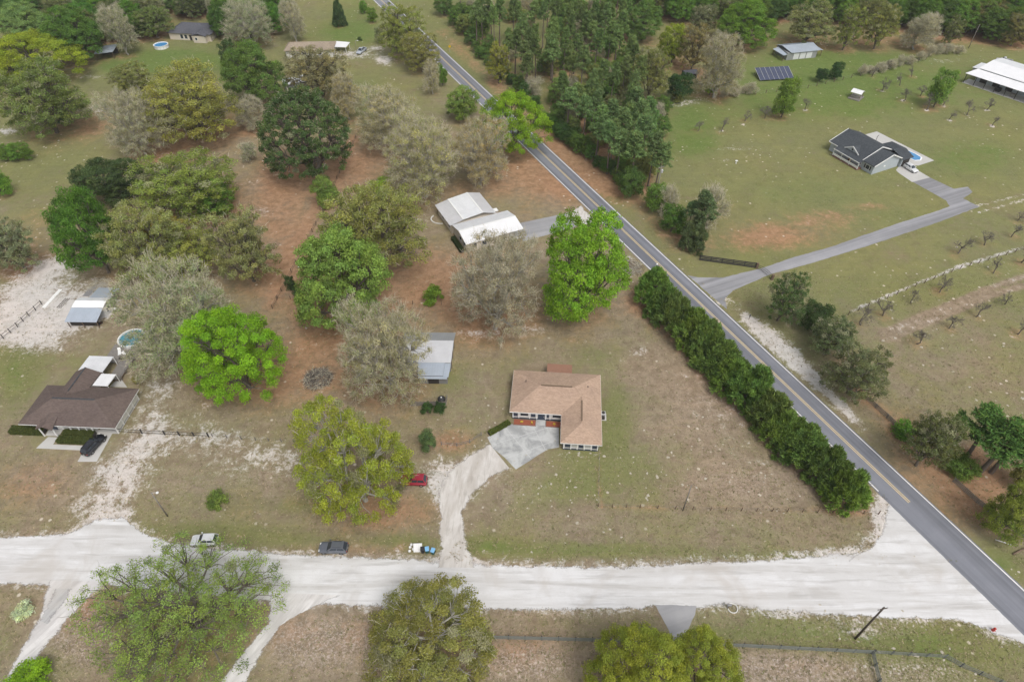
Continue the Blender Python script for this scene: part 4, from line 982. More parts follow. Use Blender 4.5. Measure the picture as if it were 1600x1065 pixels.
def tuft(name, label, x, y, mat, r=.4, n=26, grp=None, root=hs):
    p = root.matrix_basis @ Vector((x, y, .12)); t = thing(name, label, 'plant', p, 0, grp); rg = random.Random(int(x*100)); m = MB()
    for i in range(n):
        a = rg.uniform(0,6.28); e = rg.uniform(.3,1.2); L = r*rg.uniform(.7,1.2); d = Vector((math.cos(a)*math.cos(e), math.sin(a)*math.cos(e), math.sin(e)))
        s = Vector((-math.sin(a), math.cos(a), 0))*.07; m.add([d*.05-s*.3, d*L*.6-s, d*L, d*L*.6+s], [(0,1,2,3)])
    m.build('leaves', M[mat], t); MB().lathe([(.05,-.05),(.04,.15)],6).build('stem', M['wood_brown'], t)
tuft('ornamental_plant', 'yellow plant in the left mulch bed, nearer the corner', 2.35, -11.3, 'plant_yellow')
tuft('ornamental_plant', 'yellow plant in the left mulch bed, nearer the door', 4.3, -11.35, 'plant_yellow')
tuft('ornamental_plant', 'single yellow plant in the right mulch bed', 8.6, -11.35, 'plant_yellow')
ac = thing('air_conditioner', 'grey air conditioning unit on the right side of the tan-roofed house', 'air conditioner', hs.matrix_basis @ Vector((18.1,-8.6,0)), R(-4.5))
part('pad', M['concrete'], ac, -.65,.65,-.9,.9,0,.1); part('casing', M['trim'], ac, -.42,.42,-.1,.74,.1,.95, bevel=.04); MB().lathe([(.34,.95),(.34,.985),(.3,.99)],14,0,.32).build('fan_grille', M['dark'], ac)
part('pump_box', M['dark'], ac, -.3,.3,-.75,-.25,.1,.7)
# concrete drive with saw-cut slabs
cd_ = [(761.6,683),(798,662.5),(836,659),(838,655),(848,655),(850,664),(873,664),(873.6,698.5),(856,701.6),(840,711),(827,720),(806,733),(788,714),(770,700)]
structure(sheet('concrete_drive', cd_, .020, M['concrete_grey']))
jm = MB()
for a, b in (((790,668),(830,716)),((830,661),(852,702)),((768,695),(868,664)),((790,716),(873,686))):
    A = W3(*a, .022); B = W3(*b, .022); jm.bar(A, B, .09, .006)
structure(jm.build('concrete_joint', M['trim']))
hd = thing('hedge', 'short clipped hedge along the drive left of the tan-roofed house', 'hedge', W3(783,668), 0)
# (foliage mass below)
def hedge_mesh(parent, path, w, h, col, n, leaf=.09, seed=1):
    rng = np.random.default_rng(seed); P = [np.array(p) for p in path]; seg = [np.linalg.norm(b-a) for a, b in zip(P[:-1], P[1:])]; tot = sum(seg)
    s = rng.random(n)*tot; c = np.zeros((n,3)); tx = np.zeros((n,2)); acc = 0
    for (a, b), L in zip(zip(P[:-1], P[1:]), seg):
        k = (s >= acc) & (s <= acc+L); f = ((s[k]-acc)/L)[:,None]; c[k,:2] = a+(b-a)*f; tx[k] = (b-a)/L; acc += L
    u = rng.uniform(-1, 1, n); zt = rng.random(n); face = rng.random(n)
    side = face < .5; u = np.where(side, np.sign(u)*rng.uniform(.85,1.08,n), u); zt = np.where(side, zt, rng.uniform(.82,1.06,n))
    c[:,0] += -tx[:,1]*u*w/2; c[:,1] += tx[:,0]*u*w/2; c[:,2] = zt*h
    N = unit(np.stack([-tx[:,1]*u*side, tx[:,0]*u*side, np.where(side,.3,1.)],1) + rng.normal(size=(n,3))*.5)
    T_ = unit(np.cross(N, rdir(rng,n))); S_ = np.cross(N, T_); L = leaf*rng.uniform(.7,1.4,n)[:,None]
    V, Q = quads(c, T_*L, S_*L*.6)
    me = np_mesh('foliage', V, Q, [M['leaf']], None, dict(tone=np.clip(rng.normal(1,.25,n),.4,1.8), hue=rng.random(n), alt=np.zeros(n)))
    o = link('foliage', me, None, parent); o.color = (*col, 1)
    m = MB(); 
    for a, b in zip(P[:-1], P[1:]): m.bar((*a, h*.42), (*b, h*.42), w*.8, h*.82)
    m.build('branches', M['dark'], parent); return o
def loc2(o, p): return (p[0]-o.location.x, p[1]-o.location.y)
hedge_mesh(hd, [loc2(hd, W(764,679)), loc2(hd, W(796,661))], .9, .8, (.13,.16,.04), 2200)

# ---- brown-roofed house at left
lh = thing('house', 'brown hip-roofed house with white columns and two hedges at left', 'house', (-93.14, 76.82, 0), R(-3))
L, D, Z0 = 18.7, 9.8, 2.62; pr = .42; zr = Z0+pr*D/2; a = D/2
roof = roof_planes(lh, [[(0,0,Z0),(L,0,Z0),(L-a-.6,a,zr),(a,a,zr)], [(L,0,Z0),(L,D,Z0),(L-a-.6,a,zr)], [(L,D,Z0),(0,D,Z0),(a,a,zr),(L-a-.6,a,zr)], [(0,D,Z0),(0,0,Z0),(a,a,zr)]], 'sh_brown')
MB().bar((a,a,zr+.04),(L-a-.6,a,zr+.04),.28,.08).build('ridge_cap', M['sh_grey'], roof)
zw = 3.9                                            # rear wing
roof_planes(lh, [[(3.9,8.0,3.0),(6.5,6.6,4.15),(6.5,13.6,4.05),(3.9,13.6,2.72)], [(9.1,13.6,2.72),(6.5,13.6,4.05),(6.5,6.6,4.15),(9.1,8.0,3.0)]], 'sh_brown', name='rear_roof')
MB().bar((6.5,7.2,4.2),(6.5,13.6,4.1),.22,.08).build('ridge_cap', M['sh_grey'], roof)
roof_planes(lh, [[(4.0,-1.1,2.66),(5.6,-1.1,3.45),(5.6,2.6,3.6),(4.0,1.6,3.38)], [(7.2,1.6,3.38),(5.6,2.6,3.6),(5.6,-1.1,3.45),(7.2,-1.1,2.66)]], 'sh_brown', name='porch_roof')
fascia(lh, [(0,0,Z0),(L,0,Z0),(L,D,Z0),(0,D,Z0)], 'white', .16, -.05)
MB().prism([(.6,1.0),(13.6,1.0),(13.6,8.9),(.6,8.9)], -.05, 2.45).build('wall', M['wall_white'], lh)
MB().prism([(4.4,8.95),(8.6,8.95),(8.6,13.2),(4.4,13.2)], -.05, 2.5).build('rear_wall', M['wall_white'], lh)
MB().prism([(4.3,-.55),(6.9,-.55),(6.9,.95),(4.3,.95)], 0, .12).build('porch_floor', M['concrete'], lh)
for x in (1.5,3.2): window(lh, x, 1.0, 0, -1, 1.1, .9, 2.1)
for x in (8.2,10.3,12.3): window(lh, x, 1.0, 0, -1, 1.2, .9, 2.1)
for x in (4.3,6.9): MB().box(x-.09,x+.09,-.75,-.57,0,2.5).build('column', M['white'], lh)
for x in (7.9,9.3,10.9,12.4,13.6): MB().box(x-.08,x+.08,.35,.51,0,2.42).build('column', M['white'], lh)
dr = panel(lh, 5.6, 1.0, 0, -1, 1.0, .1, 2.1, 'navy', 'door', .05); MB().lathe([(.05,1.0),(.05,1.08)], 8, 5.9, .9).build('handle', M['trim'], dr)
MB().box(14.0,18.1,.6,9.2,0,.07).build('carport_floor', M['concrete'], lh)
for y in (.7,2.8,4.9,7.0,9.1): MB().box(18.0,18.18,y-.09,y+.09,.07,2.42).build('column', M['white'], lh)
for y0, y1 in ((.8,2.7),(2.9,4.8),(5.0,6.9),(7.1,9.0)): MB().box(18.05,18.12,y0,y1,.5,1.55).build('screen_panel', M['wall_white'], lh)
# patio covers behind it
def cover(name, label, x0, x1, y0, y1, z0, z1, mat, posts, O=(-93.14,76.82), ang=-3, rib=.4):
    q = Matrix.Translation((*O,0)) @ Matrix.Rotation(R(ang),4,'Z'); c = q @ Vector(((x0+x1)/2,(y0+y1)/2,0)); t = thing(name, label, 'patio cover', c, R(ang))
    w, d = (x1-x0)/2, (y1-y0)/2; m = MB(); ribbed(m, (-w,-d,z0),(w,-d,z0),(w,d,z1),(-w,d,z1), .08, rib); m.build('roof_sheet', M[mat], t)
    for px, py in posts: MB().box(px*w-.06-px*.1,px*w+.06-px*.1,py*d-.06-py*.1,py*d+.06-py*.1,0,min(z0,z1)-.1).build('post', M['white'], t)
    return t
cover('patio_cover', 'weathered grey patio cover over the deck behind the brown-roofed house', 4.15,9.3,13.75,18.3,2.62,2.45,'mt_pale',[(-1,1),(1,1),(1,-1),(0,1)])
cover('patio_cover', 'bright white patio cover against the brown-roofed house', 9.2,12.3,10.05,13.45,2.72,2.5,'mt_white',[(1,1),(-1,1),(1,-1)], rib=1.6)
q = Matrix.Translation((-93.14,76.82,0)) @ Matrix.Rotation(R(-3),4,'Z')
def at(x, y, z=0): return q @ Vector((x, y, z))
dk = thing('deck', 'grey plank deck between the brown-roofed house and round pool', 'deck', at(6.0,13.7), R(-3))
m = MB(); y = .05
poly_r = lambda yy: 5.9 + (.35)*(yy/10)
while y < 10.1:
    m.box(0 if y > 4.6 else 3.45, poly_r(y), y, y+.135, .46, .50); y += .15
pl = m.build('planking', M['wood_grey'], dk); tag(pl, kind='stuff')
m = MB(); m.box(.1,6.0,.1,.2,.0,.45); m.box(.1,6.1,9.8,9.9,0,.45); m.box(5.95,6.05,.3,9.7,.2,.45); m.build('frame', M['wood_brown'], dk)
for i in range(6): MB().box(6.22,6.32,.3+i*1.85,.4+i*1.85,0,1.35).build('post', M['wood_grey'], dk)
for z in (.9,1.3): MB().box(6.24,6.30,.42,9.5,z,z+.08).build('rail', M['wood_grey'], dk)
structure(sheet('patio', [(171,604),(187,589),(199,605)], .02, M['concrete']))
def round_pool(label, c, r, h, water, deck=None):
    p = thing('round_pool', label, 'pool', c); m = MB()
    m.lathe([(r,0),(r,h-.05),(r+.16,h-.05),(r+.16,h),(r-.14,h),(r-.14,h-.30),(r-.3,h-.36),(.01,h-.37)], 28); m.build('pool_wall', M['white'], p)
    MB().lathe([(r-.16,h-.25),(.01,h-.245)], 28).build('water', M[water], p)
    for i in range(14):
        a_ = i*2*math.pi/14; MB().box(-.05,.05,-.04,.04,0,h-.06).build('upright', M['trim'], p).matrix_basis = Matrix.Translation((math.cos(a_)*(r+.05), math.sin(a_)*(r+.05), 0)) @ Matrix.Rotation(a_,4,'Z')
    m = MB(); m.bar((r+.2,-.25,0),(r+.02,-.25,h+.5),.04); m.bar((r+.2,.25,0),(r+.02,.25,h+.5),.04)
    for k in range(4): m.bar((r+.18,-.25,.25+.3*k),(r+.18,.25,.25+.3*k),.04)
    m.build('ladder', M['trim'], p); return p
def water_mat(name, a, b):
    t = NT(name); n = t.noise(1.5, 3); c = t.mix(n, a, b); t.bump(t.noise(6, 2), .15, .02); return t.done(c, .06, 0, .5)
M['water_teal'] = water_mat('teal_pool_water', (.05,.20,.26), (.09,.30,.36)); M['water_blue'] = water_mat('blue_pool_water', (.05,.20,.42), (.09,.30,.55))
round_pool('round teal above-ground pool at the end of the plank deck', (-82.6,101.6,0), 2.75, 1.2, 'water_teal')
gr = thing('grill', 'black barbecue grill on the plank deck beside the pool', 'grill', at(10.0,18.9,.5), .3)
MB().lathe([(.12,.55),(.38,.7),(.42,.85),(.36,1.02),(.1,1.12)],12).build('kettle', M['dark'], gr)
for k in range(3): MB().bar((.1*math.cos(k*2.1),.1*math.sin(k*2.1),.6),(.42*math.cos(k*2.1),.42*math.sin(k*2.1),0),.04).build('leg', M['trim'], gr)
for i,(x,y,l) in enumerate(((8.4,21.2,'white lounge chair on the deck left of the pool ladder'),(10.2,20.6,'white lounge chair on the deck beside the grill'))):
    c = thing('lounge_chair', l, 'chair', at(x,y,.5), .4+.8*i)
    MB().box(-.3,.3,-.9,.4,.28,.34).build('seat', M['white'], c); MB().slab([(-.3,.42,.34),(.3,.42,.34),(.3,.95,.8),(-.3,.95,.8)],.06).build('backrest', M['white'], c)
    for sx in (-.27,.27):
        for sy in (-.8,.35): MB().box(sx-.03,sx+.03,sy-.03,sy+.03,0,.28).build('leg', M['trim'], c)
for l,x0,x1,y0,w,h in (('long clipped hedge right under the front columns of the brown-roofed house',7.9,13.9,-.1,1.2,1.0),('clipped hedge nearest the lawn beside the parked black car',7.6,14.0,-1.6,1.3,.95),('clipped hedge at the left front corner of the brown-roofed house',-2.6,4.0,.1,1.5,1.0)):
    c = at((x0+x1)/2,y0); t = thing('hedge', l, 'hedge', c); hedge_mesh(t, [loc2(t,at(x0,y0)), loc2(t,at(x1,y0))], w, h, (.115,.135,.045), 5200, seed=int(x1*10))
structure(sheet('walkway', [tuple(at(x,y)[:2]) for x,y in ((5.0,-.8),(6.9,-.8),(6.9,-2.45),(14.2,-2.45),(14.2,-3.5),(4.2,-3.5))], .018, M['concrete'], world_pts=True))
structure(sheet('parking_pad', [(121,721),(151,721),(179,671),(147,671),(138,692)], .022, M['concrete']))

# ---- corrugated shed above it
sh = thing('metal_shed', 'blue-grey and white metal shed with open lean-tos beside white sand', 'shed', (-100.16,106.35,0), R(-1))
m = MB(); ribbed(m, (1.4,-.6,2.0),(8.5,-.6,2.0),(8.7,3.0,3.0),(1.6,3.0,3.0), .05, .45); m.build('front_roof', M['mt_blue'], sh)
m = MB(); ribbed(m, (1.65,3.02,3.1),(8.75,3.02,3.1),(9.3,4.3,4.0),(2.3,4.3,4.0), .05, .45); m.build('front_slope', M['mt_white'], sh)
m = MB(); ribbed(m, (9.3,5.95,3.45),(2.3,5.95,3.45),(2.3,4.32,4.0),(9.3,4.32,4.0), .05, .45); m.build('back_slope', M['mt_pale'], sh)
m = MB(); ribbed(m, (8.7,11.0,2.15),(3.6,11.0,2.15),(3.9,6.2,3.0),(8.7,6.2,3.0), .05, .45); m.build('back_roof', M['mt_blue'], sh)
MB().prism([(2.3,3.1),(8.45,3.1),(8.45,6.0),(2.3,6.0)],0,3.05).build('wall', M['mt_pale'], sh)
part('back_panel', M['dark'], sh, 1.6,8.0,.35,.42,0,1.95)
for x in (1.7,4.9,8.2): part('post', M['wood_brown'], sh, x-.07,x+.07,-.35,-.21,0,1.93)
for x in (3.8,8.5): part('post', M['wood_brown'], sh, x-.07,x+.07,10.6,10.74,0,2.08)
window(sh, 8.47, 4.5, 1, 0, 1.1, 1.0, 1.9, 'trim')
# ---- metal barn by the mossy tree
bn = thing('metal_barn', 'silver metal barn with a pale lower roof under the grey mossy tree', 'barn', (-19.0,89.14,0), R(-1))
m = MB(); ribbed(m, (6.7,12.2,3.0),(-4.2,12.2,3.0),(-4.2,9.0,3.8),(6.6,9.0,3.8), .05, .5); m.build('back_slope', M['mt_grey'], bn)
m = MB(); ribbed(m, (-.6,3.4,2.9),(6.4,3.4,2.9),(6.6,8.95,3.82),(-4.0,8.95,3.82), .05, .5); m.build('front_slope', M['mt_silver'], bn)
m = MB(); ribbed(m, (.0,.1,2.5),(5.0,.1,2.5),(5.2,3.5,2.82),(-.4,3.5,2.82), .05, .5); m.build('lean_to_roof', M['mt_blue'], bn)
m = MB(); ribbed(m, (5.05,-.1,2.4),(6.15,-.1,2.4),(6.4,3.38,2.74),(5.25,3.38,2.74), .05, .5); m.build('side_strip', M['mt_blue'], bn)
part('front_eave', M['mt_blue'], bn, .1,5.9,-.6,.05,2.25,2.36)
MB().prism([(-3.9,3.6),(6.2,3.6),(6.2,11.9),(-3.9,11.9)],0,2.75).build('wall', M['mt_grey'], bn)
MB().prism([(.2,.2),(5.8,.2),(5.8,3.55),(.2,3.55)],0,2.3).build('lean_to_wall', M['mt_rust'], bn)
panel(bn, 3.0, .2, 0, -1, 2.2, .05, 2.0, 'dark', 'door', .04)
for y in (4.5,7.5,10.5): part('post', M['wood_brown'], bn, 6.3,6.42,y-.06,y+.06,0,2.7)
# ---- white metal-roofed house beyond
wh = thing('house', 'house with a white and silver ribbed metal roof beside the asphalt drive', 'house', (-15.57,141.61,0), R(25.5))
m = MB(); ribbed(m, (0,-9.5,2.9),(16.0,-9.5,2.9),(15.9,-4.8,4.0),(.05,-4.8,4.0)); m.build('front_roof', M['mt_white'], wh)
m = MB(); ribbed(m, (15.8,-.05,2.9),(.0,-.05,2.9),(.05,-4.78,4.0),(15.9,-4.78,4.0)); m.build('middle_roof', M['mt_pale'], wh)
m = MB(); ribbed(m, (-.5,.05,2.75),(-.6,10.8,2.75),(3.2,10.75,3.55),(3.3,.05,3.55), .06); m.build('left_rear_roof', M['mt_silver'], wh)
m = MB(); ribbed(m, (3.32,.05,3.62),(3.22,10.75,3.62),(8.7,10.8,4.15),(8.9,.05,4.15), .06); m.build('rear_roof', M['mt_pale'], wh)
m = MB(); ribbed(m, (12.6,10.9,3.0),(12.6,.05,3.0),(8.92,.05,4.17),(8.72,10.8,4.17), .06); m.build('right_rear_roof', M['mt_silver'], wh)
for a, b in (((8.8,.1,4.22),(8.72,10.8,4.22)),((3.3,.1,3.66),(3.2,10.75,3.66)),((.05,-4.79,4.05),(15.9,-4.79,4.05))): MB().bar(a,b,.34,.06).build('ridge_cap', M['white'], wh)
MB().prism([(.5,-8.9),(12.2,-8.9),(12.2,10.3),(.0,10.3),(0,.3),(.5,.3)],-.05,2.7).build('wall', M['wall_cream'], wh)
for y in (-7.4,-4.6,2.0,6.5): window(wh, .48 if y < 0 else -.02, y, -1, 0, 1.3, 1.0, 2.1)
for x in (2.5,5.2,8.6,11.0): window(wh, x, -8.92, 0, -1, 1.3, .9, 2.1)
part('porch_floor', M['concrete'], wh, 12.3,16.0,-9.2,-.4,0,.12)
for x, y in ((15.7,-9.0),(15.7,-5.0),(15.7,-.6),(12.6,-9.0)): part('post', M['white'], wh, x-.08,x+.08,y-.08,y+.08,.12,2.8)
part('chimney_cap', M['white'], wh, 12.8,14.0,1.6,3.0,2.3,2.42); part('side_room', M['wall_cream'], wh, 12.25,13.8,1.7,2.9,0,2.29)
for l,x0,y0,x1,y1 in (('dark clipped shrubs along the left wall of the white metal-roofed house',-.7,-8.6,-.7,-2.0),('low dark shrubs along the rear wall of the white metal-roofed house',13.2,3.6,13.2,8.8)):
    Q = Matrix.Translation((-15.57,141.61,0)) @ Matrix.Rotation(R(25.5),4,'Z'); A = Q @ Vector((x0,y0,0)); B = Q @ Vector((x1,y1,0)); t = thing('hedge', l, 'hedge', (A+B)/2)
    hedge_mesh(t, [loc2(t,A), loc2(t,B)], 1.1, 1.0, (.06,.085,.035), 3000, seed=int(x0*10+99))
# ---- grey house with porch, right
gh = thing('house', 'pale blue-grey gabled house with white front porch and backyard pool', 'house', (105.88,171.64,0), R(26.5))
ze, zr, xr = 2.85, 5.45, 6.4; sl = (zr-ze)/(xr+.5)
roof = roof_planes(gh, [[(-.5,4.0,ze),(xr,4.0,zr),(xr,17.0,zr),(-.5,17.0,ze)][::-1], [(xr,4.0,zr),(12.4,4.0,ze+.2),(12.4,17.0,ze+.2),(xr,17.0,zr)]], 'sh_grey')
roof_planes(gh, [[(-.5,-.4,ze),(xr-.2,-.4,zr-.35),(xr-.2,3.98,zr-.35),(-.5,3.98,ze)][::-1], [(xr-.2,-.4,zr-.35),(11.0,-.4,ze),(11.0,3.98,ze),(xr-.2,3.98,zr-.35)]], 'sh_grey', name='gable_roof')
roof_planes(gh, [[(-2.0,3.6,2.42),(-.45,3.6,2.86),(-.45,13.5,2.86),(-2.0,13.5,2.42)][::-1]], 'sh_grey', .12, 'porch_roof')
roof_planes(gh, [[(10.6,-1.2,2.7),(15.0,-1.2,2.7),(13.6,3.2,3.9),(11.0,3.4,3.9)], [(15.0,-1.2,2.7),(17.4,3.6,2.7),(17.0,8.5,2.7),(13.6,3.2,3.9)], [(17.0,8.5,2.7),(12.45,8.5,2.95),(11.0,3.4,3.9),(13.6,3.2,3.9)]], 'sh_grey', .14, 'rear_roof')
gm = MB()                                           # white rake boards and the porch gable
for a, b in (((-.5,3.97,ze-.02),(xr,3.97,zr-.02)),((xr,3.97,zr-.02),(12.4,3.97,ze+.18)),((-.5,-.44,ze-.02),(xr-.2,-.44,zr-.37)),((xr-.2,-.44,zr-.37),(11.0,-.44,ze-.02)),((-.5,17.04,ze-.02),(xr,17.04,zr-.02))): gm.bar(a,b,.10,.32)
gm.build('rake_board', M['white'], gh)
MB().bar((-2.03,3.6,2.36),(-2.03,13.5,2.36),.08,.24).build('porch_beam', M['white'], gh); MB().bar((-.54,13.6,2.74),(-.54,17.0,2.74),.08,.2).build('fascia', M['white'], gh)
MB().add([(0,0,-.05),(10.5,0,-.05),(10.5,0,2.75),(xr-.2,0,4.9),(0,0,2.75),(0,3.95,-.05),(10.5,3.95,-.05),(10.5,3.95,2.75),(xr-.2,3.95,4.9),(0,3.95,2.75)],
    [(0,1,2,3,4),(9,8,7,6,5),(1,0,5,6),(2,1,6,7),(3,2,7,8),(4,3,8,9),(0,4,9,5)]).build('gable_wall', M['wall_blue'], gh)
MB().prism([(.0,4.0),(12.0,4.0),(12.0,16.5),(0,16.5)],-.05,2.74).build('wall', M['wall_blue'], gh)
MB().prism([(11.0,-.7),(14.6,-.7),(16.8,3.8),(16.4,8.0),(12.05,8.0),(12.05,3.5),(11.0,3.5)],-.05,2.55).build('rear_wall', M['wall_blue'], gh)
part('porch_floor', M['brick'], gh, -1.95,-.05,3.7,13.4,0,.35)
for y in (3.8,7.0,10.2,13.3): part('column', M['white'], gh, -1.98,-1.8,y-.09,y+.09,.35,2.34)
for y0,y1 in ((3.95,6.85),(7.15,10.05),(10.35,13.15)): part('railing', M['white'], gh, -1.92,-1.86,y0,y1,.55,1.25)
for y in (5.2,11.5): window(gh, -.02, y, -1, 0, 1.5, 1.0, 2.3)
dr = panel(gh, -.02, 8.4, -1, 0, 1.0, .35, 2.4, 'mulch', 'door', .05); MB().lathe([(.05,1.3),(.05,1.38)], 8, -.12, 8.0).build('handle', M['trim'], dr)
window(gh, -.02, 2.0, -1, 0, 1.2, .9, 2.1); panel(gh, -.02, 1.0, -1, 0, .4, .9, 2.1, 'dark', 'shutter', .05); panel(gh, -.02, 3.0, -1, 0, .4, .9, 2.1, 'dark', 'shutter', .05)
panel(gh, 12.8, -.7, 0, -1, 3.0, .05, 2.2, 'dark', 'garage_opening', .02); panel(gh, 4.6, -.02, 0, -1, .7, 1.5, 1.9, 'white', 'wall_vent', .05)
# porch gable on the front slope
gz = lambda x: ze + sl*(x+.5)
dm = MB(); dm.slab([(.2,6.4,gz(.2)+.05),(.2,9.0,gz(.2)+1.5),(3.6,9.0,gz(3.6)+.22)],.1); dm.slab([(.2,9.0,gz(.2)+1.5),(.2,11.6,gz(.2)+.05),(3.6,9.0,gz(3.6)+.22)],.1)
dm.build('porch_gable', M['sh_grey'], gh)
dm = MB(); dm.add([(.3,6.7,gz(.3)+.04),(.3,11.3,gz(.3)+.04),(.3,9.0,gz(.3)+1.3),(.55,6.7,gz(.3)+.04),(.55,11.3,gz(.3)+.04),(.55,9.0,gz(.3)+1.3)],[(1,0,2),(3,4,5),(0,1,4,3),(1,2,5,4),(2,0,3,5)]); dm.build('gable_face', M['wall_blue'], gh)
dm = MB(); dm.bar((.15,6.3,gz(.2)),(.15,9.0,gz(.2)+1.5),.12,.3); dm.bar((.15,9.0,gz(.2)+1.5),(.15,11.7,gz(.2)),.12,.3); dm.build('gable_board', M['white'], gh)
panel(gh, .28, 9.0, -1, 0, .5, gz(.3)+.3, gz(.3)+.8, 'dark', 'gable_vent', .04)
MB().tube([(12.0,10.5,2.8),(12.0,10.5,4.6),(12.5,10.5,4.9)],.08,6).build('flue_pipe', M['dark'], gh)
QG = Matrix.Translation((105.88,171.64,0)) @ Matrix.Rotation(R(26.5),4,'Z')
g2 = lambda pts: [tuple((QG @ Vector((x,y,0)))[:2]) for x, y in pts]
structure(sheet('pool_patio', g2([(12.5,18.8),(23.2,18.6),(23.8,-2.6),(17.0,-2.6),(14.5,-1.3),(16.9,4),(16.6,8.6),(12.2,9)]), .014, M['concrete'], world_pts=True))
structure(sheet('concrete_pad', [(1400,266),(1404,270),(1425,284.5),(1453,277.5),(1424,260.5),(1438,257),(1411,250)], .018, M['concrete']))
pw = thing('swimming_pool', 'kidney-shaped blue in-ground pool behind the grey house', 'pool', QG @ Vector((19.8,5,0)), R(26.5))
pp = [(-.8,5.6),(.3,6.2),(1.5,5.0),(1.2,2.6),(1.9,.3),(2.2,-2.2),(2.0,-4.4),(.4,-5.4),(-1.2,-4.8),(-1.3,-2.8),(-.6,-.6),(-.9,2.0),(-1.3,4.2)]
MB().prism([(x*1.13,y*1.08) for x,y in pp][::-1],.016,.05).build('coping', M['white'], pw); MB().prism(pp[::-1],.05,.058).build('water', M['water_blue'], pw)
# ---- big white shop building, upper right
bw = thing('shop_building', 'large white metal-roofed building with an open dark lean-to, upper right', 'building', (164.3,236.56,0), R(-53))
m = MB(); ribbed(m, (0,0,3.4),(26,0,3.4),(26,5.0,4.3),(1.6,5.0,4.3), .06, .9); m.build('lean_to_roof', M['mt_white'], bw)
m = MB(); ribbed(m, (1.7,5.2,4.55),(26,5.2,4.55),(26,13.5,5.6),(2.3,13.5,5.6), .06, .9); m.build('front_roof', M['mt_white'], bw)
m = MB(); ribbed(m, (26,21.5,4.6),(2.3,21.5,4.6),(2.3,13.55,5.6),(26,13.55,5.6), .06, .9); m.build('back_roof', M['mt_pale'], bw)
m = MB(); ribbed(m, (-1.7,9.0,2.8),(1.9,9.0,3.1),(1.9,16.2,3.1),(-1.8,16.2,2.8), .06, .9); m.build('side_roof', M['mt_pale'], bw)
MB().prism([(2.2,5.4),(25.8,5.4),(25.8,21.2),(2.2,21.2)],-.05,4.3).build('wall', M['wall_blue'], bw); part('gable_end', M['wall_blue'], bw, 25.7,25.95,.3,5.3,0,3.3)
part('side_wall', M['wall_grey'], bw, -1.4,2.1,9.3,15.9,0,2.6); part('slab', M['concrete'], bw, .2,25.6,.2,5.3,0,.1)
for i in range(8): part('post', M['dark'], bw, .4+i*3.55,.6+i*3.55,.3,.5,.1,3.3)
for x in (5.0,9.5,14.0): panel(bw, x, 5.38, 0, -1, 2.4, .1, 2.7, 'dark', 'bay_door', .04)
part('stored_crate', M['dark'], bw, 10.5,12.4,2.0,3.6,.1,1.3); part('stored_crate', M['wood_grey'], bw, 16.0,17.6,1.8,3.0,.1,1.1)
# ---- long metal shed
ls = thing('long_shed', 'long grey metal shed with side lean-tos below the olive oak', 'shed', (108.41,257.32,0), R(13))
m = MB(); ribbed(m, (-.9,-.5,2.9),(11.6,-.3,2.9),(10.9,4.6,4.1),(-2.6,4.4,4.1), .05, .7); m.build('front_roof', M['mt_blue'], ls)
m = MB(); ribbed(m, (10.9,8.6,2.9),(-2.6,8.6,2.9),(-2.6,4.42,4.1),(10.9,4.62,4.1), .05, .7); m.build('back_roof', M['mt_blue'], ls)
m = MB(); ribbed(m, (-2.7,-.6,2.5),(-2.6,6.4,2.9),(-5.0,6.3,2.3),(-4.0,-.5,2.2), .05, .7); m.build('left_lean_to', M['mt_blue'], ls)
m = MB(); ribbed(m, (11.2,6.0,2.8),(11.4,.3,2.7),(13.7,.9,2.3),(13.4,6.0,2.3), .05, .7); m.build('right_lean_to', M['mt_blue'], ls)
MB().prism([(-.3,.1),(10.6,.1),(10.6,8.2),(-2.2,8.2),(-2.2,.1)],-.05,2.75).build('wall', M['mt_grey'], ls)
for x in (1.0,3.8,6.6): panel(ls, x+.8, .08, 0, -1, 2.3, .1, 2.4, 'mt_pale', 'sliding_door', .04)
for x,y in ((-4.6,5.9),(-3.9,-.2),(13.3,1.2),(13.1,5.6)): part('post', M['wood_brown'], ls, x-.08,x+.08,y-.08,y+.08,0,2.1)
# ---- far dark-roofed house, upper left
fh = thing('house', 'cream house with a dark hip roof at the edge of the upper left wood', 'house', (-140.77,278.01,0), R(-8))
L, D, Z0 = 18.6, 13.0, 2.85; zr = 5.2; a = 6.2
roof_planes(fh, [[(-.5,.4,Z0),(L,.4,Z0),(11.5,a,zr),(a-1.5,a,zr)], [(L,.4,Z0),(L-1.5,D,Z0),(11.5,a,zr)], [(L-1.5,D,Z0),(-.5,D,Z0),(a-1.5,a,zr),(11.5,a,zr)], [(-.5,D,Z0),(-.5,.4,Z0),(a-1.5,a,zr)]], 'sh_slate')
roof_planes(fh, [[(11.0,-1.6,2.80),(14.1,-1.6,3.75),(14.1,4.4,4.4),(11.0,.8,3.05)], [(17.2,.8,3.05),(14.1,4.4,4.4),(14.1,-1.6,3.75),(17.2,-1.6,2.80)]], 'sh_slate', .12, 'wing_roof')
MB().prism([(0,.9),(18.0,.9),(16.6,12.4),(0,12.4)],-.05,2.68).build('wall', M['wall_cream'], fh); part('wing_wall', M['wall_cream'], fh, 11.4,16.8,-1.2,.85,-.05,2.7)
for x in (5.4,7.2): window(fh, x, .88, 0, -1, 1.2, .6, 2.2)
window(fh, 12.8, -1.22, 0, -1, .9, 1.0, 2.0); panel(fh, 9.2, .88, 0, -1, 1.0, .05, 2.1, 'dark', 'door', .04); window(fh, 17.5, 4.5, 1, 0, 1.2, .9, 2.0)
round_pool('small round blue above-ground pool by the far dark-roofed house', (*W(252,72,.6),0), 2.7, 1.3, 'water_blue')
os_ = thing('open_shed', 'open shed with a tilted grey metal roof on the upper left lawn', 'shed', (*W(166,92),0), R(18))
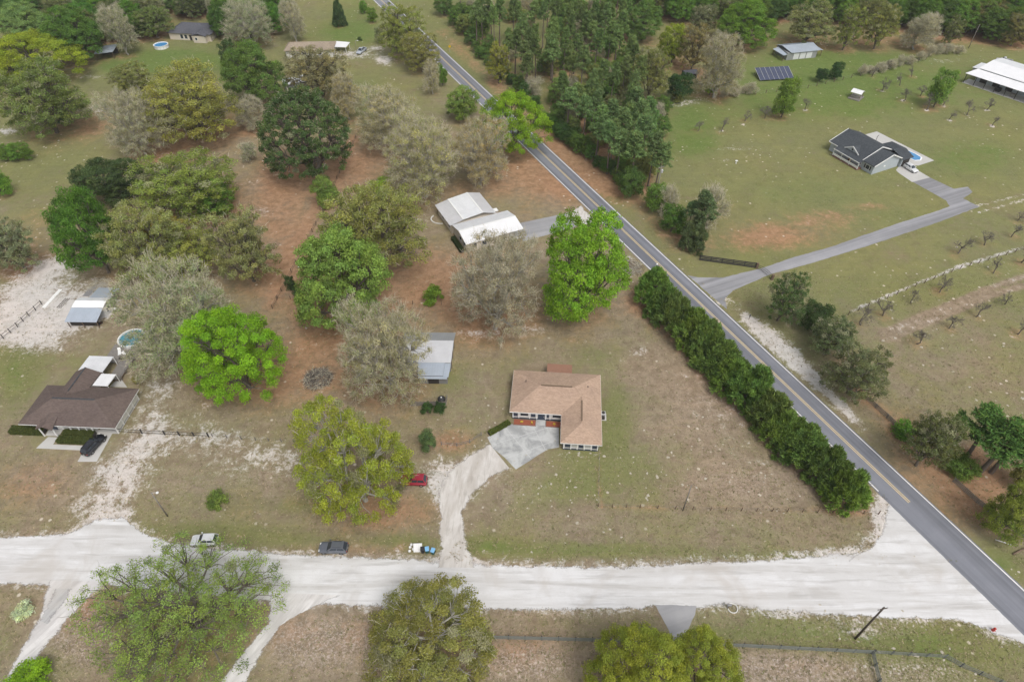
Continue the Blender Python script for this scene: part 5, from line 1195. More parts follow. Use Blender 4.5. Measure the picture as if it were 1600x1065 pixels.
m = MB(); ribbed(m, (-3.4,-1.6,2.6),(3.6,-1.6,2.8),(5.0,5.0,3.3),(-2.2,5.0,3.1), .05, .6); m.build('roof_sheet', M['mt_blue'], os_)
for x,y in ((-3.0,-1.2),(3.2,-1.2),(4.4,4.6),(-1.9,4.6)): part('post', M['wood_brown'], os_, x-.08,x+.08,y-.08,y+.08,0,2.5)
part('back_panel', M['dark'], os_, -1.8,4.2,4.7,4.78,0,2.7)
# ---- tan-roofed far house behind the grey-olive oak, its carport sheet
th = thing('house', 'far house with a taupe roof half hidden behind the grey-olive oak', 'house', (-88.0,259.0,0), R(3))
roof_planes(th, [[(-.5,0,2.8),(18.5,0,2.8),(16.5,4.6,4.5),(1.5,4.6,4.5)], [(18.5,0,2.8),(18.5,9.2,2.8),(16.5,4.6,4.5)], [(18.5,9.2,2.8),(-.5,9.2,2.8),(1.5,4.6,4.5),(16.5,4.6,4.5)], [(-.5,9.2,2.8),(-.5,0,2.8),(1.5,4.6,4.5)]], 'sh_taupe')
MB().prism([(0,.6),(18,.6),(18,8.6),(0,8.6)],-.05,2.66).build('wall', M['wall_white'], th)
for x in (2.5,7.0,13.0): window(th, x, .58, 0, -1, 1.3, .9, 2.1)
cp = thing('carport', 'small white carport roof beside the far sandy drive', 'carport', (*W(533,80),0), R(-6))
m = MB(); ribbed(m, (-3.2,-2.2,2.3),(3.0,-2.0,2.3),(3.4,2.6,2.6),(-2.6,3.2,2.6), .06, .8); m.build('roof_sheet', M['mt_white'], cp)
for x,y in ((-2.8,-1.9),(2.7,-1.7),(3.0,2.3),(-2.4,2.8)): part('post', M['white'], cp, x-.06,x+.06,y-.06,y+.06,0,2.25)
ho = thing('outbuilding', 'small pale gabled outbuilding among the upper left trees', 'shed', (*W(396,58),0), R(-5))
roof_planes(ho, [[(-2.6,-2,2.4),(0,-2,3.5),(0,4,3.5),(-2.6,4,2.4)][::-1], [(2.6,-2,2.4),(2.6,4,2.4),(0,4,3.5),(0,-2,3.5)]], 'mt_pale', .08); part('wall', M['wall_white'], ho, -2.3,2.3,-1.6,3.6,0,2.35)
panel(ho, 0, -1.62, 0, -1, 1.4, .05, 2.0, 'dark', 'door', .04)
sp = thing('shed', 'pale low shed roof showing through below the grey-olive oak', 'shed', (*W(462,136),0), R(30))
m = MB(); ribbed(m, (-4,-2.2,2.2),(4,-2.2,2.2),(4,2.2,2.8),(-4,2.2,2.8), .06, .7); m.build('roof_sheet', M['mt_pale'], sp); part('wall', M['mt_grey'], sp, -3.7,3.7,-1.9,1.9,0,2.15)
hsd = thing('shed', 'dark little shed roof hidden in the middle wood', 'shed', (*W(1076,122),0), R(12))
roof_planes(hsd, [[(-2.6,-2,2.2),(2.6,-2,2.2),(2.6,0,3.0),(-2.6,0,3.0)], [(2.6,2,2.2),(-2.6,2,2.2),(-2.6,0,3.0),(2.6,0,3.0)]], 'sh_slate', .1); part('wall', M['dark'], hsd, -2.3,2.3,-1.7,1.7,0,2.15)
# ---- solar array: each panel a part
sa = thing('solar_array', 'ground-mounted blue solar panel array on the right-hand lawn', 'solar panels', (90.9,237.3,0), R(7))
M['solar'] = NT('solar_cells').done((.055,.065,.11), .12, 0, .6)
for i in range(7):
    for j in range(2):
        x0 = i*1.86; y0 = j*3.4; z0 = .5+j*.95
        MB().slab([(x0+.03,y0,z0),(x0+1.80,y0,z0),(x0+1.80+.16*j,y0+3.3,z0+.92),(x0+.03+.16*j,y0+3.3,z0+.92)],.05).build('solar_panel', M['solar'], sa)
for i in range(8): MB().bar((i*1.86-.03,-.05,.50),(i*1.86+.1,6.75,2.42),.07,.07).build('frame_rail', M['trim'], sa)
for x in (.6,4.4,8.2,12.2):
    MB().box(x-.05,x+.05,.5,.6,0,.58).build('post', M['trim'], sa); MB().box(x-.05,x+.05,6.0,6.1,0,2.1).build('post', M['trim'], sa)
# ---- little gazebo
gz_ = thing('gazebo', 'small white-roofed gazebo on a wooden platform among bare trees', 'gazebo', (*W(1337,153),0), R(-42))
part('platform', M['wood_grey'], gz_, -2.0,2.0,-2.4,2.4,0,.3)
m = MB(); pr_ = [(-1.7,2.2),(-1.1,2.6),(-.4,2.82),(.4,2.82),(1.1,2.6),(1.7,2.2)]
for (ya,za),(yb,zb) in zip(pr_[:-1], pr_[1:]): m.slab([(-1.9,ya,za),(1.9,ya,za),(1.9,yb,zb),(-1.9,yb,zb)],.06)
m.build('curved_roof', M['mt_white'], gz_)
for x in (-1.6,1.6):
    for y in (-1.5,1.5): part('post', M['wood_brown'], gz_, x-.07,x+.07,y-.07,y+.07,.3,2.25)
for y in (-1.5,1.5): part('railing', M['wood_grey'], gz_, -1.5,1.5,y-.04,y+.04,.8,1.15)

# ---------------------------------------------------------------- vehicles
def paint(name, col, rough=.28):
    t = NT(name); n = t.noise(2.0, 3); c = t.mix(n, tuple(x*.9 for x in col), tuple(min(1,x*1.08) for x in col)); t.b.inputs['Coat Weight'].default_value = .6; t.b.inputs['Coat Roughness'].default_value = .1
    return t.done(c, rough, .25, .5)
M['p_grey'] = paint('dark_grey_car_paint', (.12,.13,.155)); M['p_black'] = paint('black_car_paint', (.018,.020,.026), .2)
M['p_red'] = paint('red_car_paint', (.34,.02,.045)); M['p_white'] = paint('white_car_paint', (.70,.71,.72)); M['p_silver'] = paint('silver_car_paint', (.46,.50,.56))
M['tyre'] = plain('tyre_rubber', (.022,.022,.022), .9, .2, 5); M['rim'] = plain('alloy_rim', (.38,.38,.39), .35, .1, 5, metal=.7)
M['lamp_red'] = plain('red_lamp_lens', (.38,.02,.02), .25, .1, 3); M['lamp_clear'] = plain('clear_lamp_lens', (.72,.72,.70), .15, .05, 3); M['plastic'] = plain('black_plastic', (.03,.03,.032), .6, .15, 4)
def loft(mb, secs):
    b = len(mb.v); n = len(secs[0])
    for s in secs: mb.v += [tuple(p) for p in s]
    for i in range(len(secs)-1):
        for k in range(n): k2 = (k+1) % n; mb.f.append((b+i*n+k, b+i*n+k2, b+(i+1)*n+k2, b+(i+1)*n+k))
    mb.f.append(tuple(b+k for k in reversed(range(n)))); mb.f.append(tuple(b+(len(secs)-1)*n+k for k in range(n))); return mb
def sect(x, w, zb, zs, zt, tw):
    """closed body section: sill, shoulder, crowned top"""
    return [(x,-w*.86,zb),(x,-w,zb+.16),(x,-w,zs),(x,-tw,zt-.03),(x,-tw*.5,zt),(x,tw*.5,zt),(x,tw,zt-.03),(x,w,zs),(x,w,zb+.16),(x,w*.86,zb)][::-1]
def car(name, label, cat, pos, heading, mat, kind='suv', L=4.7, Wd=1.88, Hh=1.70, roofrack=False, grp=None):
    c = thing(name, label, cat, (pos[0], pos[1], 0), heading, grp); l = L/2; w = Wd/2; P = M[mat]
    zh = .98 if kind != 'sedan' else .86; zb = .26; zbelt = zh+.08
    xs = [(-l,.80,.42,.70,zh-.22,.72),(-l+.10,.95,.30,.80,zh-.04,.80),(-l+.5,1,zb,.86,zbelt,.86),(-.2*L,1,zb,.90,zbelt,.88),(.12*L,1,zb,.90,zbelt,.88),(.22*L,1,zb,.86,zh,.86),(l-.55,1,zb,.80,zh-.07,.82),(l-.14,.93,.30,.70,zh-.18,.76),(l,.74,.40,.60,zh-.34,.60)]
    if kind == 'pickup': xs[2] = (-l+.4,1,zb,.90,zh-.02,.90); xs[3] = (-.12*L,1,zb,.92,zh-.02,.90)
    body = loft(MB(), [sect(x, w*a, b, s, z, w*t) for x, a, b, s, z, t in xs]).build('body', P, c, smooth=True)
    try: body.data.set_sharp_from_angle(angle=R(35))
    except Exception: pass
    if kind == 'suv': x0, x1, x2, x3 = -l+.10, -l+.55, .02*L, .20*L
    elif kind == 'sedan': x0, x1, x2, x3 = -.36*L, -.20*L, .03*L, .19*L
    else: x0, x1, x2, x3 = -.10*L, -.06*L, .08*L, .20*L
    zt = Hh; wb, wt = w*.90, w*.70
    def ring(x, z, ww): return (x,-ww,z),(x,ww,z)
    b0 = ring(x0,zbelt-.10,wb); b3 = ring(x3,zbelt-.10,wb); t1 = ring(x1,zt-.04,wt); t2 = ring(x2,zt-.04,wt); xm = (x1+x2)/2
    m = MB(); m.add([b0[0],b0[1],b3[0],b3[1],t1[0],t1[1],t2[0],t2[1],(x1+.12,-wt*.5,zt),(x1+.12,wt*.5,zt),(x2-.12,-wt*.5,zt),(x2-.12,wt*.5,zt)],
        [(0,4,5,1),(2,3,7,6),(0,2,6,4),(1,5,7,3),(4,8,9,5),(6,7,11,10),(4,6,10,8),(5,9,11,7),(8,10,11,9),(0,1,3,2)]); cab = m.build('cabin', P, c)
    def pane(nm, q, off, k=.86):
        q = [Vector(p) for p in q]; ce = sum(q, Vector())/4; nn = (q[1]-q[0]).cross(q[2]-q[1]).normalized(); q = [ce+(p-ce)*k for p in q]
        if nn.dot(ce-Vector((xm,0,zt-.4))) < 0: nn = -nn
        a = [p+nn*off for p in q]; b = [p-nn*.03 for p in q]; MB().add(a+b, [(0,1,2,3),(7,6,5,4),(0,4,5,1),(1,5,6,2),(2,6,7,3),(3,7,4,0)]).build(nm, M['glass'], c)
    pane('windscreen', (b3[0],b3[1],t2[1],t2[0]), .018, .88); pane('rear_window', (b0[0],b0[1],t1[1],t1[0]), .018, .84)
    for s in (0,1):
        lo0 = Vector(b0[s]); lo3 = Vector(b3[s]); hi1 = Vector(t1[s]); hi2 = Vector(t2[s])
        cut = [(.04,.47),(.51,.90)] if kind != 'pickup' else [(.08,.86)]
        for f0, f1 in cut:
            A = lo0.lerp(lo3,f0); B = lo0.lerp(lo3,f1); Cc = hi1.lerp(hi2,min(1,f1*1.05)); Dd = hi1.lerp(hi2,f0)
            up = lambda a, b: a.lerp(b, .28)
            pane('side_window', (up(A,Dd),up(B,Cc),Cc.lerp(B,.1),Dd.lerp(A,.1)), .012, .97)
    wr = .36 if kind != 'sedan' else .33
    for xx in (-.30*L,.31*L):
        for s in (-1,1):
            t = MB(); prof = [(wr*.62,-.11),(wr*.93,-.115),(wr,-.07),(wr,.07),(wr*.93,.115),(wr*.62,.11)]
            n = 16; b = len(t.v)
            for r_, y_ in prof:
                for k in range(n): a_ = 2*math.pi*k/n; t.v.append((r_*math.cos(a_), y_, r_*math.sin(a_)))
            for i in range(len(prof)-1):
                for k in range(n): k2 = (k+1)%n; t.f.append((b+i*n+k,b+(i+1)*n+k,b+(i+1)*n+k2,b+i*n+k2))
            o = t.build('wheel', M['tyre'], c, smooth=True); o.location = (xx, s*(w-.10), wr)
            d = MB(); 
            for yy in (.09,-.09): d.add([(wr*.62*math.cos(2*math.pi*k/12), yy, wr*.62*math.sin(2*math.pi*k/12)) for k in range(12)], [tuple(range(12)) if yy < 0 else tuple(reversed(range(12)))])
            for k in range(5): a_ = k*2*math.pi/5; d.bar((0,s*.095,0),(wr*.6*math.cos(a_),s*.095,wr*.6*math.sin(a_)),.07,.02)
            d.build('rim', M['rim'], o)
    for s in (-1,1):
        part('headlight', M['lamp_clear'], c, l-.30,l-.10,s*w*.62-.17,s*w*.62+.17,zh-.30,zh-.17); part('tail_light', M['lamp_red'], c, -l+.02,-l+.16,s*w*.74-.09,s*w*.74+.09,.72,zh-.10)
        part('mirror', P, c, x3-.42,x3-.22,s*(w+.02),s*(w+.22),zbelt+.02,zbelt+.18)
    part('bumper', M['plastic'], c, l-.12,l+.04,-w*.62,w*.62,.36,.54); part('bumper', M['plastic'], c, -l-.04,-l+.12,-w*.7,w*.7,.36,.56)
    part('number_plate', M['lamp_clear'], c, -l-.055,-l-.042,-.16,.16,.60,.72)
    if roofrack:
        for s in (-1,1): MB().bar((x1+.3,s*wt*.86,zt+.05),(x2-.2,s*wt*.86,zt+.05),.05,.05).build('roof_rail', M['plastic'], c)
    if kind == 'pickup':
        yb = w*.80; m = MB(); m.box(-l+.16,x0-.12,-yb,yb,zh-.03,zh+.005); m.build('bed_floor', M['plastic'], c)
        for s in (-1,1): MB().box(-l+.12,x0-.06,s*yb,s*(w*.95),zh-.02,zh+.16).build('bed_side', P, c)
        MB().box(-l+.06,-l+.14,-yb,yb,zh-.02,zh+.16).build('tailgate', P, c)
    return c
car('parked_car', 'dark grey SUV parked on the grass beside the white road', 'car', W(522,858), R(180-1), 'p_grey', 'suv', 4.75, 1.9, 1.72, True)
car('parked_car', 'red SUV half hidden under the yellow-green oak', 'car', W(647,753), R(178), 'p_red', 'suv', 4.8, 1.95, 1.85)
car('parked_car', 'white car seen through the airy oak at the road edge', 'car', W(322,846), R(182), 'p_white', 'suv', 4.5, 1.85, 1.62)
A = Vector(W(133,714)); B = Vector(W(164,681)); d = B-A
car('parked_car', 'black SUV on the concrete pad of the brown-roofed house', 'car', (A+B)/2, math.atan2(d.y,d.x), 'p_black', 'suv', 4.9, 1.95, 1.72, True)
car('parked_car', 'silver pickup truck parked on the far sandy drive', 'pickup truck', W(565,82), R(250), 'p_silver', 'pickup', 5.6, 2.0, 1.85)
p = QG @ Vector((12.6,-3.2,0)); car('parked_car', 'white car backed up to the garage of the grey house', 'car', p, R(26.5-95), 'p_white', 'suv', 4.5, 1.85, 1.6)
car('parked_car', 'white pickup parked behind the large white building', 'pickup truck', W(1568,97), R(150), 'p_white', 'pickup', 5.6, 2.0, 1.85)

# ---------------------------------------------------------------- fences: each post and rail a part
M['fence_dark'] = plain('dark_stained_boards', (.050,.047,.045), .85, .25, 2); M['fence_green'] = plain('grey_green_boards', (.17,.185,.17), .85, .2, 2); M['wire'] = plain('galvanised_wire', (.30,.30,.29), .5, .1, 2, metal=.5)
def fence(name, label, pts, step, h, rails, pmat, rmat, pw=.12, rh=.14, rt=.04, cat='fence', world_pts=False, posts=True, mesh_fill=None):
    P = [Vector((*p[:2],0)) if world_pts else W3(*p) for p in pts]; t = thing(name, label, cat, P[0]); O = P[0]
    pm = MB().box(-pw/2,pw/2,-pw/2,pw/2,0,h).mesh('post'); pm.materials.append(M[pmat]); last = None
    for a, b in zip(P[:-1], P[1:]):
        n = max(1, round((b-a).length/step))
        for i in range(n):
            p = a.lerp(b, i/n)-O; q = a.lerp(b, (i+1)/n)-O; ang = math.atan2(q.y-p.y, q.x-p.x)
            o = link('post', pm, None, t); o.location = p; o.rotation_euler = (trng.gauss(0,.02), trng.gauss(0,.02), ang)
            sd = Vector((math.sin(ang), -math.cos(ang), 0))*(pw/2+rt/2+.002) if rt > .02 else Vector()
            for z in rails:
                e = Vector((0,0,trng.gauss(0,.015))); MB().bar(p+sd+Vector((0,0,z))+e, q+sd+Vector((0,0,z))-e, rt, rh).build('rail' if rt > .02 else 'wire', M[rmat], t)
            if mesh_fill:
                MB().bar(p+Vector((0,0,h*.5)), q+Vector((0,0,h*.5)), .012, h*.9).build('mesh_panel', M[mesh_fill], t)
    o = link('post', pm, None, t); o.location = P[-1]-O
    return t
def wirenet(name, cell=.12, col=(.22,.22,.21)):
    t = NT(name); m = t.mapping(scale=(1,1,1)); w1 = t.voro(1/cell, vec=m, out='Distance', rnd=0.0)
    tr = t.n.new('ShaderNodeBsdfTransparent'); mx = t.n.new('ShaderNodeMixShader'); t.l.new(t.rng(w1, .40, .50, 0, 1), mx.inputs[0]); t.l.new(tr.outputs[0], mx.inputs[1]); t.l.new(t.b.outputs[0], mx.inputs[2]); t.l.new(mx.outputs[0], t.out.inputs[0])
    return t.done(col, .6, .3, .3)
M['net'] = wirenet('wire_netting')
fence('rail_fence', 'long dark four-board fence below the white road at bottom', [(768,997),(925,1001),(1160,1010),(1362,1020)], 2.6, 1.35, (.35,.68,1.0,1.28), 'fence_dark', 'fence_green', .15, .15)
fence('rail_fence', 'dark board fence running off the bottom edge from the corner post', [(1362,1021),(1366,1040),(1378,1090)], 2.5, 1.35, (.35,.68,1.0,1.28), 'fence_dark', 'fence_green', .15, .15)
fence('rail_fence', 'dark board fence turning away toward the bottom right corner', [(1364,1020),(1475,1027),(1500,1041),(1560,1066),(1640,1105)], 2.6, 1.3, (.45,.85,1.25), 'fence_dark', 'fence_green', .14, .12)
fence('panel_fence', 'black panelled entrance fence beside the asphalt driveway', [(1093,406),(1180,418)], 2.5, 1.5, (.15,.55,1.0,1.42), 'fence_dark', 'fence_dark', .20, .30, .05)
gt = thing('driveway_gate', 'curved black metal gate closing the asphalt driveway', 'gate', W3(1182,419))
gp = [W3(1182,419)-gt.location, W3(1191,424)-gt.location, W3(1199,430)-gt.location, W3(1206,437)-gt.location]
for z in (.2,.7,1.15): MB().tube([p+Vector((0,0,z+(.18 if i in (1,2) and z > 1 else 0))) for i, p in enumerate(gp)], .035, 5).build('rail', M['dark'], gt)
for i in range(16):
    f = i/15*3; k = min(2, int(f)); p = gp[k].lerp(gp[k+1], f-k); MB().box(p.x-.02,p.x+.02,p.y-.02,p.y+.02,.18,1.2).build('bar', M['dark'], gt)
for p in (gp[0],gp[-1]): MB().box(p.x-.25,p.x+.25,p.y-.25,p.y+.25,0,1.6).build('pillar', M['wood_brown'], gt)
fence('orchard_fence', 'wire fence with dark posts along the pale strip in the right pasture', [(1325,492),(1430,448),(1500,420),(1640,378)], 3.1, 1.25, (.4,.8,1.15), 'wood_brown', 'wire', .13, .02, .015)
fence('post_fence', 'row of short wooden posts and wire between lawn and white road', [(935,791),(1000,793),(1110,797),(1230,799),(1372,803)], 2.75, 1.1, (.5,1.0), 'wood_brown', 'wire', .12, .02, .015)
fence('side_fence', 'thin wire fence from the tan-roofed house down to the post row', [(936,700),(935,790)], 2.4, 1.1, (.5,1.0), 'wood_grey', 'wire', .08, .02, .015)
fence('yard_fence', 'dark rail fence right of the brown-roofed house', [(186,675),(222,677),(258,679),(326,682)], 3.2, 1.25, (.45,1.15), 'fence_dark', 'fence_dark', .18, .09)
fence('yard_fence', 'weathered wire fence between the brown-roofed house and yellow-green oak', [(332,682),(400,688),(480,692)], 2.6, 1.1, (.5,1.0), 'wood_grey', 'wire', .12, .02, .015)
fence('yard_fence', 'short weathered fence left of the concrete drive', [(690,695),(714,697),(734,692),(752,680)], 2.0, 1.1, (.5,.95), 'wood_grey', 'wood_grey', .12, .07)
fence('corral_fence', 'dark rail fence at the left edge on white sand', [(-10,541),(6,529),(28,511),(46,494),(66,476)], 2.3, 1.35, (.55,1.2), 'fence_dark', 'wood_grey', .14, .10)
fence('roadside_fence', 'grey wire roadside fence below the largest grey-green shrub', [(1350,622),(1385,653),(1424,690)], 2.6, 1.25, (.3,.6,.9,1.2), 'wood_grey', 'wire', .12, .03, .02, mesh_fill='net')
fence('roadside_fence', 'grey wire roadside fence by the right edge below the leaning pines', [(1488,752),(1525,785),(1560,812),(1610,848)], 2.6, 1.25, (.3,.6,.9,1.2), 'wood_grey', 'wire', .12, .03, .02, mesh_fill='net')
fence('field_fence', 'brown fence climbing from the shrub corner past the dark evergreen oak', [(426,482),(440,455),(470,398),(505,330),(535,262),(560,208)], 3.4, 1.2, (.5,1.05), 'wood_brown', 'wood_brown', .14, .07)
fence('field_fence', 'low wire fence crossing the leafy lawn by the round bright shrub', [(434,466),(474,469),(600,474),(690,476)], 3.3, 1.1, (.5,1.0), 'wood_brown', 'wire', .11, .02, .015)
fence('far_fence', 'wire fence climbing the far lawn behind the two round shrubs', [(1180,148),(1262,138),(1330,122),(1400,106),(1446,94)], 4.2, 1.3, (.5,1.1), 'wood_brown', 'wire', .14, .03, .02)
pf = thing('board_fence', 'low grey board screen behind two dark shrubs below the barn', 'fence', W3(642,634))
A = W3(642,634)-pf.location; B = W3(697,633)-pf.location; n = 26
for i in range(n):
    p = A.lerp(B, (i+.5)/n); hh = 1.25+trng.uniform(-.04,.05); MB().box(p.x-.10,p.x+.10,p.y-.015,p.y+.015,0,hh).build('board', M['wood_grey'], pf)
for z in (.35,1.0): MB().bar(A+Vector((0,.05,z)), B+Vector((0,.05,z)), .05, .09).build('rail', M['wood_brown'], pf)
MB().bar(B+Vector((0,.05,.6)), B+Vector((.1,2.0,.6)), .04, 1.1).build('side_panel', M['wood_grey'], pf)
# brushy growth along the far fence and drive
for i,(px,py) in enumerate([(1345,118),(1360,114),(1374,112),(1390,108),(1404,104),(1420,100),(1436,94),(1450,88),(1464,84),(1480,84),(1496,84),(1130,152),(1146,150),(1160,146),(1172,146)]):
    x,y = W(px,py); put_tree('bare_shrub','twiggy_s%d'%(i%3),x,y,trng.uniform(1.6,2.6),trng.uniform(2.2,4.2),'grey','grey leafless scrub along the far fence line','shrub','scrub along the far fence')

# ---------------------------------------------------------------- poles, signs, boxes and yard clutter
M['pole_wood'] = plain('treated_pole', (.085,.070,.058), .9, .25, 3); M['pole_grey'] = plain('weathered_pole', (.22,.20,.18), .9, .2, 3)
def pole(label, base, h, mat='pole_wood', arm=None, lamp=0, r=.15, name='utility_pole', extra=None):
    x, y = W(*base); t = thing(name, label, 'pole', (x, y, 0))
    MB().tube([(0,0,-.1),(0,0,h*.5),(0,0,h)],[r,r*.85,r*.68],10).build('shaft', M[mat], t, smooth=True)
    if arm:
        MB().bar((-arm[0]*math.cos(arm[1]),-arm[0]*math.sin(arm[1]),h-.5),(arm[0]*math.cos(arm[1]),arm[0]*math.sin(arm[1]),h-.5),.10,.12).build('crossarm', M[mat], t)
        for s in (-.9,0,.9): MB().lathe([(.05,h-.44),(.07,h-.36),(.04,h-.22)],8,s*arm[0]*math.cos(arm[1]),s*arm[0]*math.sin(arm[1])).build('insulator', M['trim'], t)
    for k in range(lamp):
        s = -1 if k else 1; MB().tube([(0,0,h-.25),(s*.5,0,h-.05),(s*.9,0,h)],.04,6).build('lamp_arm', M['trim'], t); MB().lathe([(.08,h+.12),(.24,h-.02),(.20,h-.14)],10,s*1.0,0).build('lamp_head', M['white'], t)
    if extra == 'transformer': MB().lathe([(.26,h-2.0),(.28,h-1.9),(.28,h-1.2),(.2,h-1.1)],12,.36,0).build('transformer', M['trim'], t)
    return t
pole('tall dark utility pole with a small crossarm below the white road', (1336,997), 10.9, arm=(.75,.2), r=.17)
pole('bare brown utility pole standing in the post row on the lawn', (1067,797), 7.7, 'pole_grey', r=.12)
pole('grey pole with a white lamp head beside the lawn bush at left', (262,806), 7.4, 'pole_grey', lamp=1, r=.12, name='lamp_pole')
pole('pale pole with two white lamps beside the grey-brown tree', (1118,153), 6.9, 'trim', lamp=2, r=.10, name='lamp_pole')
pole('leaning-looking bare pole in front of the upper right wood', (1513,76), 9.2, 'pole_grey', r=.14)
pole('wooden utility pole with transformer above the roadside shrubs', (1023,320), 12.0, 'pole_grey', arm=(.8,.4), extra='transformer', r=.15)
pole('short dark post at the edge of the white road under the airy oak', (158,899), 1.6, r=.09, name='marker_post')
pole('thin lamp pole beside the silver pickup', (558,84), 5.0, 'pole_grey', lamp=1, r=.07, name='lamp_pole')
def box_post(name, label, cat, base, h, mat, size, facing=0, ring=False):
    t = thing(name, label, cat, W3(*base), facing); MB().box(-.06,.06,-.06,.06,0,h).build('post', M['wood_brown'], t)
    a, b, c = size; pr = [(-a,0),( -a,c*.6),(-a*.7,c*.9),(0,c),(a*.7,c*.9),(a,c*.6),(a,0)]
    m = MB(); m.add([(x,-b,h+z) for x,z in pr]+[(x,b,h+z) for x,z in pr], [tuple(range(7)),tuple(reversed(range(7,14)))]+[(i,7+i,7+(i+1)%7,(i+1)%7) for i in range(7)]); m.build('box', M[mat], t)
    if ring:
        m = MB(); m.tube([(.75*math.cos(k*.3142), -.75+.75*math.sin(k*.3142), .08) for k in range(21)], .09, 6); m.build('stone_ring', M['wall_white'], t)
    return t
box_post('mailbox', 'dark mailbox on the sandy verge right of the driveway mouth', 'mailbox', (1170,499), 1.05, 'plastic', (.13,.28,.26), -.45)
box_post('mailbox', 'white-topped mailbox on a post at the paved road edge', 'mailbox', (1025,421), 1.5, 'white', (.16,.26,.28), -.45)
box_post('mailbox', 'dark green mailbox in a pale stone ring by the white road', 'mailbox', (1137,950), 1.1, 'mt_rust', (.18,.34,.30), 1.6, True)
hy = thing('hydrant', 'small red hydrant on the grass at the bottom right junction', 'hydrant', W3(1551,984)); M['red'] = plain('red_enamel', (.42,.06,.05), .5, .15, 4)
MB().lathe([(.22,0),(.22,.08),(.15,.1),(.15,.62),(.2,.64),(.16,.78),(.05,.9)],12).build('barrel', M['red'], hy); MB().tube([(-.32,0,.48),(.32,0,.48)],.09,8).build('outlet', M['red'], hy); MB().tube([(0,-.3,.42),(0,0,.42)],.11,8).build('outlet', M['red'], hy)
sg = thing('road_sign', 'yellow diamond warning sign on the verge near the top of the road', 'road sign', W3(703,82)); M['sign_yellow'] = plain('sign_yellow', (.70,.45,.02), .4, .05, 2)
MB().box(-.04,.04,-.03,.03,0,2.9).build('post', M['trim'], sg); MB().add([(0,-.06,1.7),(.6,-.06,2.3),(0,-.06,2.9),(-.6,-.06,2.3),(0,-.04,1.7),(.6,-.04,2.3),(0,-.04,2.9),(-.6,-.04,2.3)],[(0,1,2,3),(7,6,5,4),(0,4,5,1),(1,5,6,2),(2,6,7,3),(3,7,4,0)]).build('plate', M['sign_yellow'], sg)
M['bin_blue'] = plain('blue_bin_lid', (.20,.42,.66), .5, .08, 3); M['bin_green'] = plain('dark_green_bin', (.03,.10,.09), .6, .12, 3)
def bin_(label, base, lid, body, rot):
    t = thing('wheelie_bin', label, 'bin', W3(*base), rot, 'bins by the driveway mouth'); v = lambda s, z: [(-.28*s,-.33*s,z),(.28*s,-.33*s,z),(.28*s,.33*s,z),(-.28*s,.33*s,z)]
    MB().add(v(.82,.08)+v(1,1.0), [(3,2,1,0),(4,5,6,7),(0,1,5,4),(1,2,6,5),(2,3,7,6),(3,0,4,7)]).build('body', M[body], t)
    MB().slab([(-.33,-.38,1.10),(.33,-.38,1.10),(.33,.40,1.16),(-.33,.40,1.16)],.10).build('lid', M[lid], t)
    for s in (-.25,.25):
        m = MB(); m.tube([(s-.04,.34,.14),(s+.04,.34,.14)],.13,10); m.build('wheel', M['tyre'], t)
    MB().tube([(-.26,.45,1.02),(.26,.45,1.02)],.025,6).build('handle', M['plastic'], t)
for o_ in (bin_('left bin with a light blue lid by the driveway mouth', (668,862), 'bin_blue', 'bin_green', .2), bin_('right bin with a light blue lid by the driveway mouth', (677,864), 'bin_blue', 'bin_green', -.3), bin_('dark bin between the white mattress and blue-lidded bins', (661,862), 'plastic', 'plastic', .1)): pass
mt = thing('mattress', 'white discarded mattress propped beside the bins', 'mattress', W3(653,862), R(2)); o = MB().box(-.72,.72,-.14,.14,.02,1.5).build('pad', M['white'], mt, bevel=.05); o.rotation_euler = (R(-38),0,0)
m = MB()
for k in range(6): m.bar((-.70+k*.28,-.13,.1),(-.70+k*.28,-.13,1.44),.02,.02)
o2 = m.build('quilting', M['trim'], mt); o2.rotation_euler = (R(-38),0,0)
for i,(px,py) in enumerate(((641,855),(640,861),(646,858),(643,851))):
    t = thing('rubbish_bag', 'small white rubbish bag left of the discarded mattress', 'bag', W3(px,py), i, 'rubbish bags by the mattress'); MB().lathe([(.12,0),(.25,.1),(.24,.25),(.12,.36),(.03,.42)],9).build('sack', M['white'], t, smooth=True); MB().lathe([(.04,.40),(.07,.47)],6).build('knot', M['white'], t)
def sticks(name, label, cat, base, r, h, n, mats, seed, L=(.8,2.4), th=(.02,.05)):
    t = thing(name, label, cat, W3(*base)); rg = random.Random(seed); ms = [MB() for _ in mats]
    for i in range(n):
        a = rg.uniform(0,6.28); q = r*math.sqrt(rg.random()); z = h*(1-(q/r)**1.6)*rg.random(); c = Vector((math.cos(a)*q, math.sin(a)*q, z+.05)); b = rg.uniform(0,6.28); e = rg.uniform(-.35,.45)
        dv = Vector((math.cos(b)*math.cos(e), math.sin(b)*math.cos(e), math.sin(e)))*rg.uniform(*L)*.5; lo = c-dv; hi = c+dv; lo.z = max(lo.z,.03); hi.z = max(hi.z,.03)
        mid = (lo+hi)/2+Vector((rg.uniform(-.15,.15),rg.uniform(-.15,.15),rg.uniform(0,.12))); w_ = rg.uniform(*th); ms[i%len(ms)].tube([lo,mid,hi],[w_,w_*.8,w_*.4],4,cap=False)
    for m_, k in zip(ms, mats): tag(m_.build('branches', M[k], t), kind='stuff')
    return t
M['ash'] = plain('charred_branches', (.085,.075,.070), .95, .3, 3)
sticks('brush_pile', 'round dark heap of cut branches on the lawn left of the barn', 'brush pile', (497,592), 2.9, 1.3, 620, ['ash','twig_dark','twig'], 3)
sticks('debris_pile', 'pale heap of branches and leaves between green oak and road', 'debris pile', (985,418), 3.2, .6, 420, ['twig','wood_brown','bark_grey'], 4)
